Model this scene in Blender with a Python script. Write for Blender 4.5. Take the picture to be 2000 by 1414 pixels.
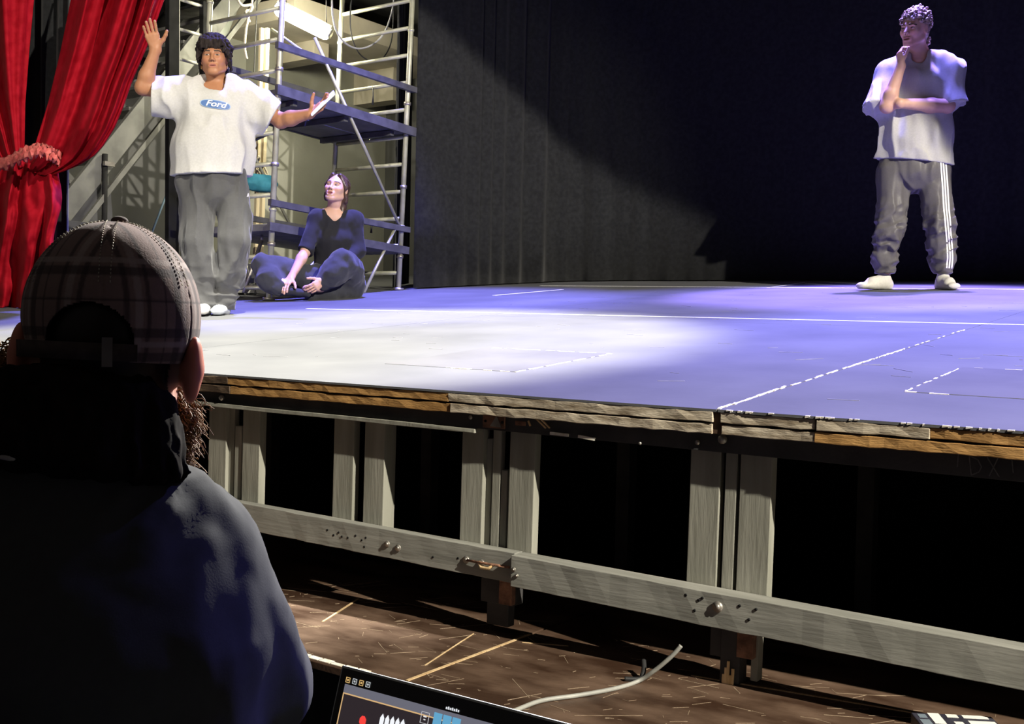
import bpy, math, random
import numpy as np
from mathutils import Matrix, Vector
from mathutils.bvhtree import BVHTree
from math import sin, cos, pi, radians, atan2, sqrt

for _o in list(bpy.data.objects): bpy.data.objects.remove(_o)
scene = bpy.context.scene
COL = scene.collection
random.seed(5)
RNG = np.random.default_rng(7)
A = np.array
def V(*a): return np.array(a, dtype=float)
def nrm(v): v = np.asarray(v, float); return v/np.linalg.norm(v)

# ------------------------------------------------------------------ camera
F_PX, CX, CY = 2150.0, 1000.0, 707.0
ROLL, PITCH, YAW = 0.022, -math.atan(67.0/2150.0), math.atan(1541.0/2150.0)
CAM = V(0, 0, 1.5)
_fw0 = V(-sin(YAW), cos(YAW), 0); _r0 = V(cos(YAW), sin(YAW), 0); _u0 = V(0, 0, 1)
FW = _fw0*cos(PITCH)+_u0*sin(PITCH); _u1 = -_fw0*sin(PITCH)+_u0*cos(PITCH)
RT = _r0*cos(ROLL)+_u1*sin(ROLL); UP = _u1*cos(ROLL)-_r0*sin(ROLL)
cd = bpy.data.cameras.new('camera'); co = bpy.data.objects.new('camera', cd); COL.objects.link(co)
cd.sensor_width = 36.0; cd.sensor_fit = 'HORIZONTAL'; cd.lens = 36.0*F_PX/2000.0
cd.clip_start = 0.02; cd.clip_end = 200
co.matrix_world = Matrix(((RT[0], UP[0], -FW[0], CAM[0]), (RT[1], UP[1], -FW[1], CAM[1]), (RT[2], UP[2], -FW[2], CAM[2]), (0, 0, 0, 1)))
scene.camera = co

# ------------------------------------------------------------------ light and exposure
scene.view_settings.view_transform = 'Standard'; scene.view_settings.look = 'None'
scene.view_settings.gamma = 1.0; scene.view_settings.use_curve_mapping = False
scene.view_settings.exposure = 0.0
world = bpy.data.worlds.new('world'); scene.world = world; world.use_nodes = True
world.node_tree.nodes['Background'].inputs[0].default_value = (1.0, 0.88, 0.82, 1)
world.node_tree.nodes['Background'].inputs[1].default_value = 0.05

def spot(name, loc, target, color, power, angle, blend=0.15, size=0.06):
    l = bpy.data.lights.new(name, 'SPOT'); l.color = color; l.energy = power
    l.spot_size = radians(angle); l.spot_blend = blend; l.shadow_soft_size = size
    o = bpy.data.objects.new(name, l); COL.objects.link(o); o.location = loc
    d = Vector(target)-Vector(loc)
    o.rotation_euler = d.to_track_quat('-Z', 'Y').to_euler()
    return o
WARM = (1.0, 0.93, 0.78); WHITE = (1.0, 0.97, 0.9); BLUE = (0.21, 0.20, 1.0); VIOLET = (0.36, 0.25, 1.0)
# warm side light from the right of the house; the top of its beam stops at the standing man's waist
spot('side_spotlight', (7.4, 0.45, 7.65), (-2.3, 3.2, 1.2), WARM, 11500, 43.2, 0.04, 0.07)
# pale light making the pool at the front of the stage
spot('pool_spotlight', (-2.6, 2.7, 7.2), (-3.56, 3.2, 1.4), (1.0, 0.97, 0.85), 7900, 40.0, 0.45, 0.05)
# narrow back light catching the seats in front of the stage
spot('seat_back_spotlight', (-3.2, 8.3, 6.0), (-0.98, 0.72, 1.45), WHITE, 11000, 9.5, 0.3, 0.05)
# front light on the speaker and the left wing
spot('front_spotlight', (-2.0, -4.8, 4.6), (-5.9, 5.4, 2.8), WARM, 1900, 24, 0.6, 0.06)
# blue overhead wash, and the blue back light over the standing man
spot('blue_wash_spotlight', (-2.4, 7.5, 6.8), (-2.0, 6.1, 1.7), BLUE, 3200, 56, 0.6, 0.12)
spot('blue_wash_spotlight', (0.4, 7.0, 6.8), (0.3, 4.7, 1.5), BLUE, 8200, 55, 0.45, 0.12)
spot('blue_wash_spotlight', (-5.2, 5.7, 6.8), (-5.4, 5.3, 1.7), BLUE, 6200, 52, 0.6, 0.12)
spot('blue_back_spotlight', (-2.3, 8.55, 7.0), (-2.15, 7.0, 1.8), VIOLET, 9000, 30, 0.5, 0.10)

# ------------------------------------------------------------------ picking points: a pixel of the photograph on a plane of the place
def ray(x, y): return FW+RT*(x-CX)/F_PX-UP*(y-CY)/F_PX
def proj(p):
    d = A(p, float)-CAM; Z = d@FW; return CX+F_PX*(d@RT)/Z, CY-F_PX*(d@UP)/Z
def at_z(px, py, z): r = ray(px, py); return CAM+r*((z-CAM[2])/r[2])
def at_x(px, py, x): r = ray(px, py); return CAM+r*((x-CAM[0])/r[0])
def at_y(px, py, y): r = ray(px, py); return CAM+r*((y-CAM[1])/r[1])
def edge_y(x): return 2.336+.042*(x+1.084)                 # front edge of the stage
def front(px, py, o=0.0):
    r = ray(px, py); t = (2.336+.042*1.084+o)/(r[1]-.042*r[0]); return CAM+r*t
def deck_z(x, y): return 1.322-0.011*(x+1.084)+0.0915*(y-2.336)   # raked stage
def deck_px(px, py):
    r = ray(px, py); n = V(.011, -.0915, 1); d0 = 1.322-0.011*1.084-0.0915*2.336
    return CAM+r*((d0-n@CAM)/(n@r))

# ------------------------------------------------------------------ materials
MATS = {}
def mat(name, c1, c2=None, scale=8.0, rough=0.6, bump=0.0, bscale=None, metal=0.0, spec=0.5, stretch=(1, 1, 1), contrast=(0.35, 0.65),
        vcol=False, emit=None, estr=0.0, sheen=0.0, trans=0.0, detail=6.0, rough2=None):
    if name in MATS: return MATS[name]
    m = bpy.data.materials.new(name); m.use_nodes = True; nt = m.node_tree; N = nt.nodes; L = nt.links
    b = N['Principled BSDF']; b.inputs['Roughness'].default_value = rough; b.inputs['Metallic'].default_value = metal
    b.inputs['Specular IOR Level'].default_value = spec
    if sheen: b.inputs['Sheen Weight'].default_value = sheen
    if c2 is None: c2 = tuple(min(1, x*1.25) for x in c1)
    tc = N.new('ShaderNodeTexCoord'); mp = N.new('ShaderNodeMapping'); mp.inputs['Scale'].default_value = stretch
    L.new(tc.outputs['Object'], mp.inputs['Vector'])
    no = N.new('ShaderNodeTexNoise'); no.inputs['Scale'].default_value = scale; no.inputs['Detail'].default_value = detail
    L.new(mp.outputs['Vector'], no.inputs['Vector'])
    rp = N.new('ShaderNodeValToRGB'); rp.color_ramp.elements[0].position = contrast[0]; rp.color_ramp.elements[1].position = contrast[1]
    rp.color_ramp.elements[0].color = (*c1, 1); rp.color_ramp.elements[1].color = (*c2, 1)
    L.new(no.outputs['Fac'], rp.inputs['Fac'])
    src = rp.outputs['Color']
    if vcol:
        at = N.new('ShaderNodeAttribute'); at.attribute_name = 'col'
        mx = N.new('ShaderNodeMix'); mx.data_type = 'RGBA'; mx.blend_type = 'MULTIPLY'; mx.inputs['Factor'].default_value = 1
        L.new(src, mx.inputs[6]); L.new(at.outputs['Color'], mx.inputs[7]); src = mx.outputs[2]
    L.new(src, b.inputs['Base Color'])
    if rough2 is not None:
        mr = N.new('ShaderNodeMapRange'); L.new(no.outputs['Fac'], mr.inputs['Value'])
        mr.inputs['From Min'].default_value = .3; mr.inputs['From Max'].default_value = .7
        mr.inputs['To Min'].default_value = rough; mr.inputs['To Max'].default_value = rough2; L.new(mr.outputs[0], b.inputs['Roughness'])
    if bump:
        n2 = N.new('ShaderNodeTexNoise'); n2.inputs['Scale'].default_value = bscale or scale*3; n2.inputs['Detail'].default_value = 4
        L.new(mp.outputs['Vector'], n2.inputs['Vector'])
        bp = N.new('ShaderNodeBump'); bp.inputs['Strength'].default_value = bump; bp.inputs['Distance'].default_value = 0.01
        L.new(n2.outputs['Fac'], bp.inputs['Height']); L.new(bp.outputs['Normal'], b.inputs['Normal'])
    if emit is not None:
        b.inputs['Emission Color'].default_value = (*emit, 1); b.inputs['Emission Strength'].default_value = estr
    if trans:
        b.inputs['Subsurface Weight'].default_value = trans; b.inputs['Subsurface Radius'].default_value = (0.02, 0.008, 0.005); b.inputs['Subsurface Scale'].default_value = 0.5
    MATS[name] = m; return m

# ------------------------------------------------------------------ mesh helpers
def link(name, me, parent=None, m=None, loc=None, rot=None):
    o = bpy.data.objects.new(name, me); COL.objects.link(o)
    if me is not None and m is not None: me.materials.append(m)
    if parent is not None: o.parent = parent
    if loc is not None: o.location = [float(v) for v in loc]
    if rot is not None: o.rotation_euler = rot
    return o
def tag(o, label=None, cat=None, group=None, kind=None):
    if label: o['label'] = label
    if cat: o['category'] = cat
    if group: o['group'] = group
    if kind: o['kind'] = kind
    return o
def empty(name, loc=(0, 0, 0), rz=0.0):
    o = bpy.data.objects.new(name, None); COL.objects.link(o); o.location = [float(v) for v in loc]; o.rotation_euler = (0, 0, rz); o.empty_display_size = .1
    return o
def np_mesh(name, v, f, smooth=True, col=None):
    v = np.asarray(v, np.float32); f = np.asarray(f, np.int32); me = bpy.data.meshes.new(name)
    k = f.shape[1]
    me.vertices.add(len(v)); me.vertices.foreach_set('co', v.ravel())
    me.loops.add(f.size); me.loops.foreach_set('vertex_index', f.ravel())
    me.polygons.add(len(f)); me.polygons.foreach_set('loop_start', np.arange(0, f.size, k, dtype=np.int32))
    me.polygons.foreach_set('use_smooth', np.full(len(f), smooth, bool))
    me.update(calc_edges=True); me.validate()
    if col is not None:
        at = me.color_attributes.new('col', 'FLOAT_COLOR', 'POINT')
        c4 = np.ones((len(v), 4), np.float32); c4[:, :3] = col; at.data.foreach_set('color', c4.ravel())
    return me
class MB:
    def __init__(s): s.v = []; s.f = []; s.sm = []
    def add(s, vs, fs, sm=False):
        n = len(s.v); s.v += [tuple(float(c) for c in p) for p in vs]; s.f += [tuple(i+n for i in q) for q in fs]; s.sm += [sm]*len(fs); return s
    def hexa(s, p):   # 8 points: bottom 4 ccw, top 4 ccw
        return s.add(p, [(0, 3, 2, 1), (4, 5, 6, 7), (0, 1, 5, 4), (1, 2, 6, 5), (2, 3, 7, 6), (3, 0, 4, 7)])
    def box(s, lo, hi):
        x0, y0, z0 = lo; x1, y1, z1 = hi
        return s.hexa([(x0, y0, z0), (x1, y0, z0), (x1, y1, z0), (x0, y1, z0), (x0, y0, z1), (x1, y0, z1), (x1, y1, z1), (x0, y1, z1)])
    def beam(s, a, b, w, h, upv=(0, 0, 1)):   # rectangular bar from a to b; w sideways, h along upv
        a = A(a, float); b = A(b, float); d = nrm(b-a); sd = np.cross(d, A(upv, float))
        if np.linalg.norm(sd) < 1e-4: sd = np.cross(d, V(1, 0, 0))
        sd = nrm(sd); u = np.cross(sd, d); sd = sd*w/2; u = u*h/2
        return s.hexa([a-sd-u, a+sd-u, b+sd-u, b-sd-u, a-sd+u, a+sd+u, b+sd+u, b-sd+u])
    def tube(s, pts, r, n=8, cap=True):
        pts = [A(p, float) for p in pts]; rs = r if hasattr(r, '__len__') else [r]*len(pts)
        vs = []; t0 = nrm(pts[1]-pts[0]); ref = V(0, 0, 1) if abs(t0[2]) < .9 else V(1, 0, 0)
        u = nrm(np.cross(t0, ref))
        for i, p in enumerate(pts):
            t = nrm(pts[min(i+1, len(pts)-1)]-pts[max(i-1, 0)]); u = nrm(u-t*(u@t)); w = np.cross(t, u)
            for k in range(n):
                a = 2*pi*k/n; vs.append(p+(u*cos(a)+w*sin(a))*rs[i])
        fs = []
        for i in range(len(pts)-1):
            for k in range(n): fs.append((i*n+k, i*n+(k+1) % n, (i+1)*n+(k+1) % n, (i+1)*n+k))
        m = len(pts)-1
        if cap: fs.append(tuple(range(n-1, -1, -1))); fs.append(tuple(m*n+k for k in range(n)))
        return s.add(vs, fs, True)
    def disc(s, c, nv, r, h, n=14):
        c = A(c, float); nv = nrm(nv); return s.tube([c, c+nv*h], r, n)
    def build(s, name, m, parent=None, bevel=0.0, shade=None):
        me = bpy.data.meshes.new(name); me.from_pydata(s.v, [], s.f); me.update()
        me.polygons.foreach_set('use_smooth', s.sm if shade is None else [shade]*len(s.f))
        o = link(name, me, parent, m)
        if bevel:
            b = o.modifiers.new('bevel', 'BEVEL'); b.width = bevel; b.segments = 2; b.limit_method = 'ANGLE'
        return o
def smooth_pts(pts, n=8):
    P = [A(p, float) for p in pts]; out = []
    for i in range(len(P)-1):
        p0 = P[max(i-1, 0)]; p1 = P[i]; p2 = P[i+1]; p3 = P[min(i+2, len(P)-1)]
        for k in range(n):
            t = k/n; out.append(.5*((2*p1)+(-p0+p2)*t+(2*p0-5*p1+4*p2-p3)*t*t+(-p0+3*p1-3*p2+p3)*t**3))
    out.append(P[-1]); return out
def sheared_board(x0, x1, f_lo, f_hi, y0o, y1o, name, m, parent, seg=1, jit=0.0, seed=0):
    """a board running along the front edge: z from f_lo(x) to f_hi(x), y from edge+y0o to edge+y1o, edges a little uneven"""
    rg = random.Random(seed); mb = MB(); vs = []; fs = []
    for i in range(seg+1):
        x = x0+(x1-x0)*i/seg; ye = edge_y(x); j = lambda: rg.uniform(-jit, jit)
        vs += [(x, ye+y0o+j(), f_lo(x)+j()), (x, ye+y1o, f_lo(x)), (x, ye+y1o, f_hi(x)), (x, ye+y0o+j(), f_hi(x)+min(0, j()*1.6))]
    for i in range(seg):
        a = i*4; b = a+4
        for k in range(4): fs.append((a+k, a+(k+1) % 4, b+(k+1) % 4, b+k))
    fs += [(3, 2, 1, 0), (seg*4, seg*4+1, seg*4+2, seg*4+3)]
    return mb.add(vs, fs).build(name, m, parent, bevel=.0015)
def copy_obj(o, parent, loc=None):
    c = o.copy(); COL.objects.link(c); c.parent = parent
    if loc is not None: c.location = [float(v) for v in loc]
    return c

# ================================================================== MATERIAL PALETTE
M_deck = mat('stage_paint', (.105, .107, .115), (.14, .142, .15), scale=2.2, rough=.8, rough2=.9, spec=.06, bump=.08, bscale=30, stretch=(1, 1, 1), contrast=(.3, .7))
M_tape = mat('white_tape', (.85, .85, .85), (.75, .75, .78), scale=20, rough=.5)
M_chip = mat('bare_chipped_edge', (.75, .68, .55), (.9, .88, .8), scale=60, rough=.7)
M_edge_dark = mat('edge_dark_brown', (.05, .03, .018), (.13, .085, .05), scale=14, rough=.8, bump=.2, bscale=60, stretch=(1, 4, 6))
M_edge_ochre = mat('edge_ochre_wood', (.30, .155, .045), (.52, .29, .10), scale=12, rough=.75, bump=.2, bscale=60, stretch=(1, 4, 6))
M_edge_grey = mat('edge_grey_wood', (.28, .22, .15), (.62, .54, .42), scale=14, rough=.8, bump=.2, bscale=60, stretch=(1, 4, 6))
M_joint = mat('joint_brown', (.03, .015, .008), (.08, .04, .02), scale=30, rough=.9)
M_beam = mat('bearer_black', (.022, .022, .024), (.05, .048, .048), scale=10, rough=.7, bump=.3)
M_post = mat('post_grey_paint', (.22, .218, .18), (.30, .295, .25), scale=9, rough=.72, bump=.12, bscale=40, stretch=(3, 3, .35))
M_rail = mat('rail_grey_paint', (.19, .19, .168), (.27, .268, .24), scale=11, rough=.7, bump=.12, bscale=45, stretch=(.3, 3, 3))
M_bare = mat('split_bare_wood', (.55, .36, .16), (.8, .6, .34), scale=20, rough=.8, stretch=(4, 4, .5))
M_rust = mat('rusty_iron', (.10, .045, .025), (.30, .15, .09), scale=25, rough=.8, bump=.5)
M_steel = mat('dull_steel', (.30, .28, .25), (.45, .42, .38), scale=20, rough=.45, metal=.8)
M_black = mat('matt_black', (.006, .006, .007), (.012, .012, .013), scale=8, rough=.8, spec=.2)
M_step = mat('brown_hardboard', (.038, .019, .011), (.125, .078, .052), scale=5, rough=.38, rough2=.6, bump=.15, bscale=50, contrast=(.36, .66), detail=12, stretch=(1, 2.2, 1))
M_scr = mat('scratch_pale', (.20, .14, .09), (.34, .26, .18), scale=40, rough=.7)
M_gap = mat('raw_edge_strip', (.45, .30, .15), (.62, .46, .26), scale=30, rough=.8, stretch=(6, 1, 1))
M_wall = mat('grey_backstage_wall', (.28, .28, .235), (.36, .36, .31), scale=1.6, rough=.8, bump=.15, bscale=30, detail=8)
M_wall2 = mat('dark_backstage_wall', (.07, .07, .068), (.11, .11, .105), scale=1.6, rough=.85)
M_conc = mat('pale_plaster', (.42, .38, .29), (.55, .50, .40), scale=3, rough=.85, bump=.2)

# ================================================================== THE SETTING
def slab(name, lo, hi, m): return tag(MB().box(lo, hi).build(name, m), kind='structure')
slab('floor', (-12, -7, .18), (8, 9.95, .3), M_black)
slab('dark_panel_understage', (-9.0, 4.5, .3), (4, 4.6, 1.42), M_black)  # black sheet added so the space under the deck stays dark
slab('wall_left', (-9.1, -7, .3), (-8.9, 12.0, 7.2), M_wall)
slab('wall_back', (-9.1, 9.75, .3), (6, 9.95, 7.2), M_wall2)
slab('shade_wall_right', (3.5, -7, .3), (3.8, .92, 7.2), M_wall2)  # unseen wall, added to keep the side spotlight off the man in the cap
# pilasters and low gallery of the left wall
trim = MB(); trim.box((-8.9, 7.62, 1.6), (-8.72, 7.86, 4.5)); tag(trim.build('trim_1', M_wall), kind='structure')
trim = MB(); trim.box((-8.9, 7.2, 4.36), (-7.75, 9.75, 4.56)); tag(trim.build('trim_2', M_conc), kind='structure')
trim = MB(); trim.box((-8.9, 7.9, 4.18), (-8.2, 8.1, 4.36)); trim.box((-8.9, 9.2, 4.0), (-8.3, 9.4, 4.36)); tag(trim.build('trim_3', M_conc), kind='structure')
trim = MB(); trim.box((-8.9, 5.0, 5.0), (-8.6, 9.75, 7.1)); tag(trim.build('trim_4', M_wall2), kind='structure')

tag(MB().box((-8.9, 4.5, 1.5), (-8.86, 7.02, 5.0)).build('shade_wall_slab', mat('wall_shade_grey', (.085, .085, .082), (.125, .125, .12), scale=2, rough=.85, detail=8)), kind='structure')  # dark slab added to tone down the over-lit wall under the stairs

# ================================================================== THE STAGE
stage = empty('stage_platform', (0, 0, 0))
tag(stage, 'raked grey stage platform with worn wooden edge on dark grey posts', 'stage')
XS = [-11.0, -8.41, -5.97, -3.53, -1.09, 1.35, 4.0]; YS = [None, 4.66, 7.10, 9.72]
for i in range(6):
    for j in range(3):
        x0, x1 = XS[i]+.002, XS[i+1]-.002
        ya = (edge_y(x0), edge_y(x1)) if j == 0 else (YS[j]+.0012, YS[j]+.0012); yb = YS[j+1]-.0012
        q = [(x0, ya[0]), (x1, ya[1]), (x1, yb), (x0, yb)]
        mb = MB().hexa([(x, y, deck_z(x, y)-.006) for x, y in q]+[(x, y, deck_z(x, y)) for x, y in q])
        mb.build('deck_panel', M_deck, stage)
# understructure of the deck
q = [(-11, edge_y(-11)+.03), (4, edge_y(4)+.03), (4, 9.7), (-11, 9.7)]
MB().hexa([(x, y, deck_z(x, y)-.045) for x, y in q]+[(x, y, deck_z(x, y)-.008) for x, y in q]).build('sub_deck', M_black, stage)
# two layers of edge boards along the front
top = lambda x: deck_z(x, edge_y(x))-.0062
T1 = .024
segs_u = [(-11, -2.715, M_edge_dark), (-2.715, -1.86, M_edge_ochre), (-1.86, -1.10, M_edge_grey), (-1.082, -.862, M_edge_grey), (-.858, -.62, M_edge_grey), (-.62, 4, M_edge_ochre)]  # board colour changes by segment: dark brown, ochre, grey, ochre again
segs_l = [(-11, -2.705, M_edge_dark), (-2.705, -1.853, M_edge_ochre), (-1.853, -1.102, M_edge_grey), (-1.08, -.862, M_edge_grey), (-.862, 4, M_edge_ochre)]
for k, (a, b, m) in enumerate(segs_u):
    sheared_board(a, b, lambda x: top(x)-T1, top, .002 if k % 2 else 0.0, .06, 'edge_board', m, stage, seg=max(2, int((b-a)/.03)), jit=.0016, seed=k)
for k, (a, b, m) in enumerate(segs_l):
    sheared_board(a, b, lambda x: top(x)-2*T1-.004, lambda x: top(x)-T1-.004, .004 if k % 2 else .001, .06, 'edge_board', m, stage, seg=max(2, int((b-a)/.03)), jit=.0014, seed=30+k)
sheared_board(-1.103, -1.079, lambda x: top(x)-2*T1-.004, lambda x: top(x)+.001, .008, .05, 'joint_gap', M_joint, stage)
# torn paint lip along the top of the edge, right of the joint
rg = random.Random(3); mb = MB()
x = -1.08
while x < .2:
    w = rg.uniform(.003, .014)
    if rg.random() < .3:
        ye = edge_y(x); h = rg.uniform(.001, .004)
        mb.hexa([(x, ye-.0015, top(x)+.0045-h), (x+w, ye-.0015, top(x)+.0055-h*.6), (x+w, ye+.004, top(x)+.004), (x, ye+.004, top(x)+.004),
                 (x, ye-.0015, top(x)+.0066), (x+w, ye-.0015, top(x)+.0066), (x+w, ye+rg.uniform(.002, .006), top(x)+.0069), (x, ye+.004, top(x)+.0069)])
    x += w
o = mb.build('paint_flakes', M_chip, stage); o['kind'] = 'stuff'

# bearer beam under the boards, with ledge
bt = lambda x: top(x)-2*T1-.004
bb = lambda x: 1.226-.012*(x+1.5)
sheared_board(-11, 4, bb, bt, .022, .075, 'bearer_beam', M_beam, stage, seg=20, jit=.0)
sheared_board(-4.2, -1.78, lambda x: bb(x)-.012, bb, .012, .075, 'beam_ledge', M_post, stage, seg=10, jit=.001, seed=9)
beamf = lambda px, py, o=.0205: front(px, py, o)
# rusty plate, bolt holes and scars on the beam
def plate(name, px0, py0, px1, py1, m, o=.019, th=.004):
    a = beamf(px0, py0, o); b = beamf(px1, py1, o); x0, x1 = a[0], b[0]; z0, z1 = b[2], a[2]
    mb = MB().hexa([(x0, edge_y(x0)+o, z0), (x1, edge_y(x1)+o, z0), (x1, edge_y(x1)+o+th, z0), (x0, edge_y(x0)+o+th, z0),
                    (x0, edge_y(x0)+o, z1), (x1, edge_y(x1)+o, z1), (x1, edge_y(x1)+o+th, z1), (x0, edge_y(x0)+o+th, z1)])
    return mb.build(name, m, stage, bevel=.001)
pl = plate('iron_plate', 943, 805, 985, 838, M_rust, .017, .006)
tri = [beamf(958, 832, .0155), beamf(980, 835, .0155), beamf(971, 812, .0155)]
tri2 = [p-V(0, .003, 0) for p in tri]
MB().add(tri+tri2, [(0, 1, 2), (5, 4, 3), (0, 3, 4, 1), (1, 4, 5, 2), (2, 5, 3, 0)]).build('plate_wedge', M_steel, pl)
for px, py in ((949, 822), (982, 825)):
    MB().disc(beamf(px, py, .0175), (0, -1, 0), .0035, .004).build('screw', M_black, pl)
for px, py, r in ((919, 815, .006), (1411, 858, .011), (1362, 864, .006), (433, 777, .009), (1250, 866, .004)):
    b = MB().tube([beamf(px, py, .022), beamf(px, py, .012)], r, 10).build('bolt', M_steel, stage)
plate('beam_scar', 1006, 822, 1026, 832, M_rust, .019, .004)
for a, b in (((1046, 816), (1066, 836)), ((1052, 814), (1074, 836)), ((1032, 822), (1036, 832))):
    MB().beam(beamf(*a, .0195), beamf(*b, .0195), .004, .004).build('splinter', M_bare, stage)
for a, b in (((1075, 846), (1110, 850)), ((1130, 852), (1162, 858))):
    MB().beam(beamf(*a, .018), beamf(*b, .018), .006, .007).build('chipped_patch', M_chip, stage)
# chalk letters on the beam
M_chalk = mat('faint_chalk', (.10, .10, .10), (.16, .16, .155), scale=90, rough=.9)
mb = MB()
def stroke(pts, w=.0022):
    P = [beamf(px, py, .0195) for px, py in pts]
    for a, b in zip(P, P[1:]): mb.beam(a, b, .001, w, upv=np.cross(nrm(b-a), V(0, 1, 0)))
stroke([(1872, 886), (1870, 912)]); stroke([(1893, 890), (1897, 928)])
stroke([(1893, 890), (1910, 898), (1917, 912), (1912, 922), (1897, 928)])
stroke([(1928, 893), (1952, 932)]); stroke([(1950, 893), (1932, 930)]); stroke([(1976, 896), (1979, 924)])
mb.build('chalk_letters', M_chalk, stage)

# posts
def post(px0, px1, y, pytop=None, o=.05, th=.028, zlo=.868, zhi=None, name='post', m=None, shift=0.0):
    xa = front(px0, y, o)[0]; xb = front(px1, y, o)[0]
    zt = bb((xa+xb)/2)+.005 if zhi is None else zhi
    lean = .012
    mb = MB(); pts = []
    for z in (zlo, zt):
        s = lean*(z-.92)
        pts += [(xa+s, edge_y(xa)+o, z), (xb+s, edge_y(xb)+o, z), (xb+s, edge_y(xb)+o+th, z), (xa+s, edge_y(xa)+o+th, z)]
    return mb.hexa(pts).build(name, m or M_post, stage, bevel=.002)
# far-left assembly
post(405, 439, 980); post(471, 504, 980); post(441, 455, 980, o=.062, th=.02); post(456, 469, 980, o=.056, th=.02, zhi=1.17)
# pair
post(648, 687, 1020, th=.026); post(708, 747, 1020, th=.05)
# middle assembly
post(897, 939, 1060); post(990, 1039, 1060); post(941, 956, 1060, o=.066, th=.02, zhi=1.20); post(957, 973, 1060, o=.058, th=.02); post(975, 987, 1060, o=.06, th=.02, zhi=1.12)
# right assembly
post(1340, 1398, 1140, th=.024); post(1437, 1499, 1140, th=.03); post(1408, 1431, 1140, o=.052, th=.02)
# feet below the rail
def foot(px0, px1, y, z0, z1, o, th, m=None, name='post_foot'): return post(px0, px1, y, o=o, th=th, zlo=z0, zhi=z1, m=m, name=name)
foot(940, 1004, 1150, .76, .86, .055, .045, M_beam); foot(952, 994, 1190, .70, .80, .06, .03, M_beam); foot(975, 1000, 1150, .765, .85, .04, .02, M_rust, 'iron_bracket')
foot(1388, 1412, 1250, .735, .84, .05, .02, M_beam); foot(1408, 1446, 1290, .678, .84, .045, .045, M_beam); foot(1440, 1472, 1250, .745, .84, .04, .06, M_rust, 'iron_bracket')
foot(1468, 1482, 1290, .69, .80, .06, .03)
mb = MB()
for k in range(5):
    p = front(1412+k*4.5, 1334, .04); mb.beam((p[0], p[1], .678), (p[0]+.001, p[1], .70+.016*((k*7) % 3)), .004, .006)
mb.build('splintered_foot', M_bare, stage)
foot(430, 470, 1000, .74, .84, .06, .03, M_beam)
# second row of posts deep under the stage
for px in (520, 830, 1215, 1690):
    p = at_y(px, 980, 3.3); MB().box((p[0]-.025, 3.3, .3), (p[0]+.025, 3.35, deck_z(p[0], 3.3)-.05)).build('inner_post', M_beam, stage)

# horizontal rail, two lengths
rt = lambda x: .9035-.0232*(x+1.2)
jx = front(1000, 1095, -.0)[0]
r1 = sheared_board(-4.4, jx, lambda x: rt(x)-.080, rt, .012, .048, 'rail', M_rail, stage, seg=60, jit=.0012, seed=50)
r2 = sheared_board(jx+.004, 2.2, lambda x: rt(x)-.082, lambda x: rt(x)-.001, -.010, .048, 'rail', M_rail, stage, seg=80, jit=.0012, seed=51)
def bolt(px, py, o, r, parent):
    c = front(px, py, o); b = MB(); b.tube([c, c-V(0, .003, 0)], r, 14); b.tube([c, c-V(0, .006, 0)], r*.55, 6); b.build('bolt', M_steel, parent)
for px, py, r in ((426, 999, .008), (757, 1062, .009), (778, 1070, .010), (911, 1093, .010), (941, 1100, .010)): bolt(px, py, .011, r, r1)
for px, py, r in ((1004, 1112, .006), (1010, 1124, .005), (1402, 1185, .013)): bolt(px, py, -.011, r, r2)
mb = MB(); mb.tube([front(912, 1094, .004), front(945, 1100, .002), front(995, 1108, .002)], .0035, 8); mb.build('latch_rod', M_rust, r1)
mb = MB(); mb.tube([front(935, 1097, .006), front(940, 1108, .004), front(955, 1110, .004), front(962, 1104, .004)], .005, 8); mb.build('latch_hook', M_bare, r1)
hb = MB(); rg = random.Random(11)
for px, py in [(640, 1035), (652, 1045), (662, 1040), (668, 1048), (680, 1050), (695, 1046), (707, 1055), (715, 1050), (712, 1068), (895, 1090), (846, 1088)]: hb.disc(front(px, py, .0125), (0, -1, 0), .0032, .002, 8)
hb.build('nail_holes', M_black, r1)['kind'] = 'stuff'
hb = MB()
for px, py in [(1340, 1162), (1365, 1172), (1372, 1168), (1445, 1183), (1477, 1190), (1463, 1210), (1357, 1192)]: hb.disc(front(px, py, -.0095), (0, -1, 0), .0035, .002, 8)
hb.build('nail_holes', M_black, r2)['kind'] = 'stuff'

# hatches let into the deck, tape lines, chipped seam
def strip(name, a, b, w, m, up=.0012, parent=stage, th=.0012):
    a = A(a[:2], float); b = A(b[:2], float); d = nrm(b-a); n = V(-d[1], d[0])*w/2
    q = [a-n, b-n, b+n, a+n]
    return MB().hexa([(p[0], p[1], deck_z(*p)+up-th) for p in q]+[(p[0], p[1], deck_z(*p)+up) for p in q]).build(name, m, parent)
def hatch(x0, x1, y0, y1):
    q = [(x0, y0), (x1, y0), (x1, y1), (x0, y1)]
    return MB().hexa([(x, y, deck_z(x, y)-.003) for x, y in q]+[(x, y, deck_z(x, y)+.0015) for x, y in q]).build('trap_hatch', mat('hatch_paint', (.10, .10, .108), (.13, .13, .138), scale=3, rough=.8, rough2=.9, spec=.06), stage, bevel=.001)
h1 = hatch(-2.46, -1.93, 2.71, 3.27); h2 = hatch(-.80, -.25, 2.80, 3.36)
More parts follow.
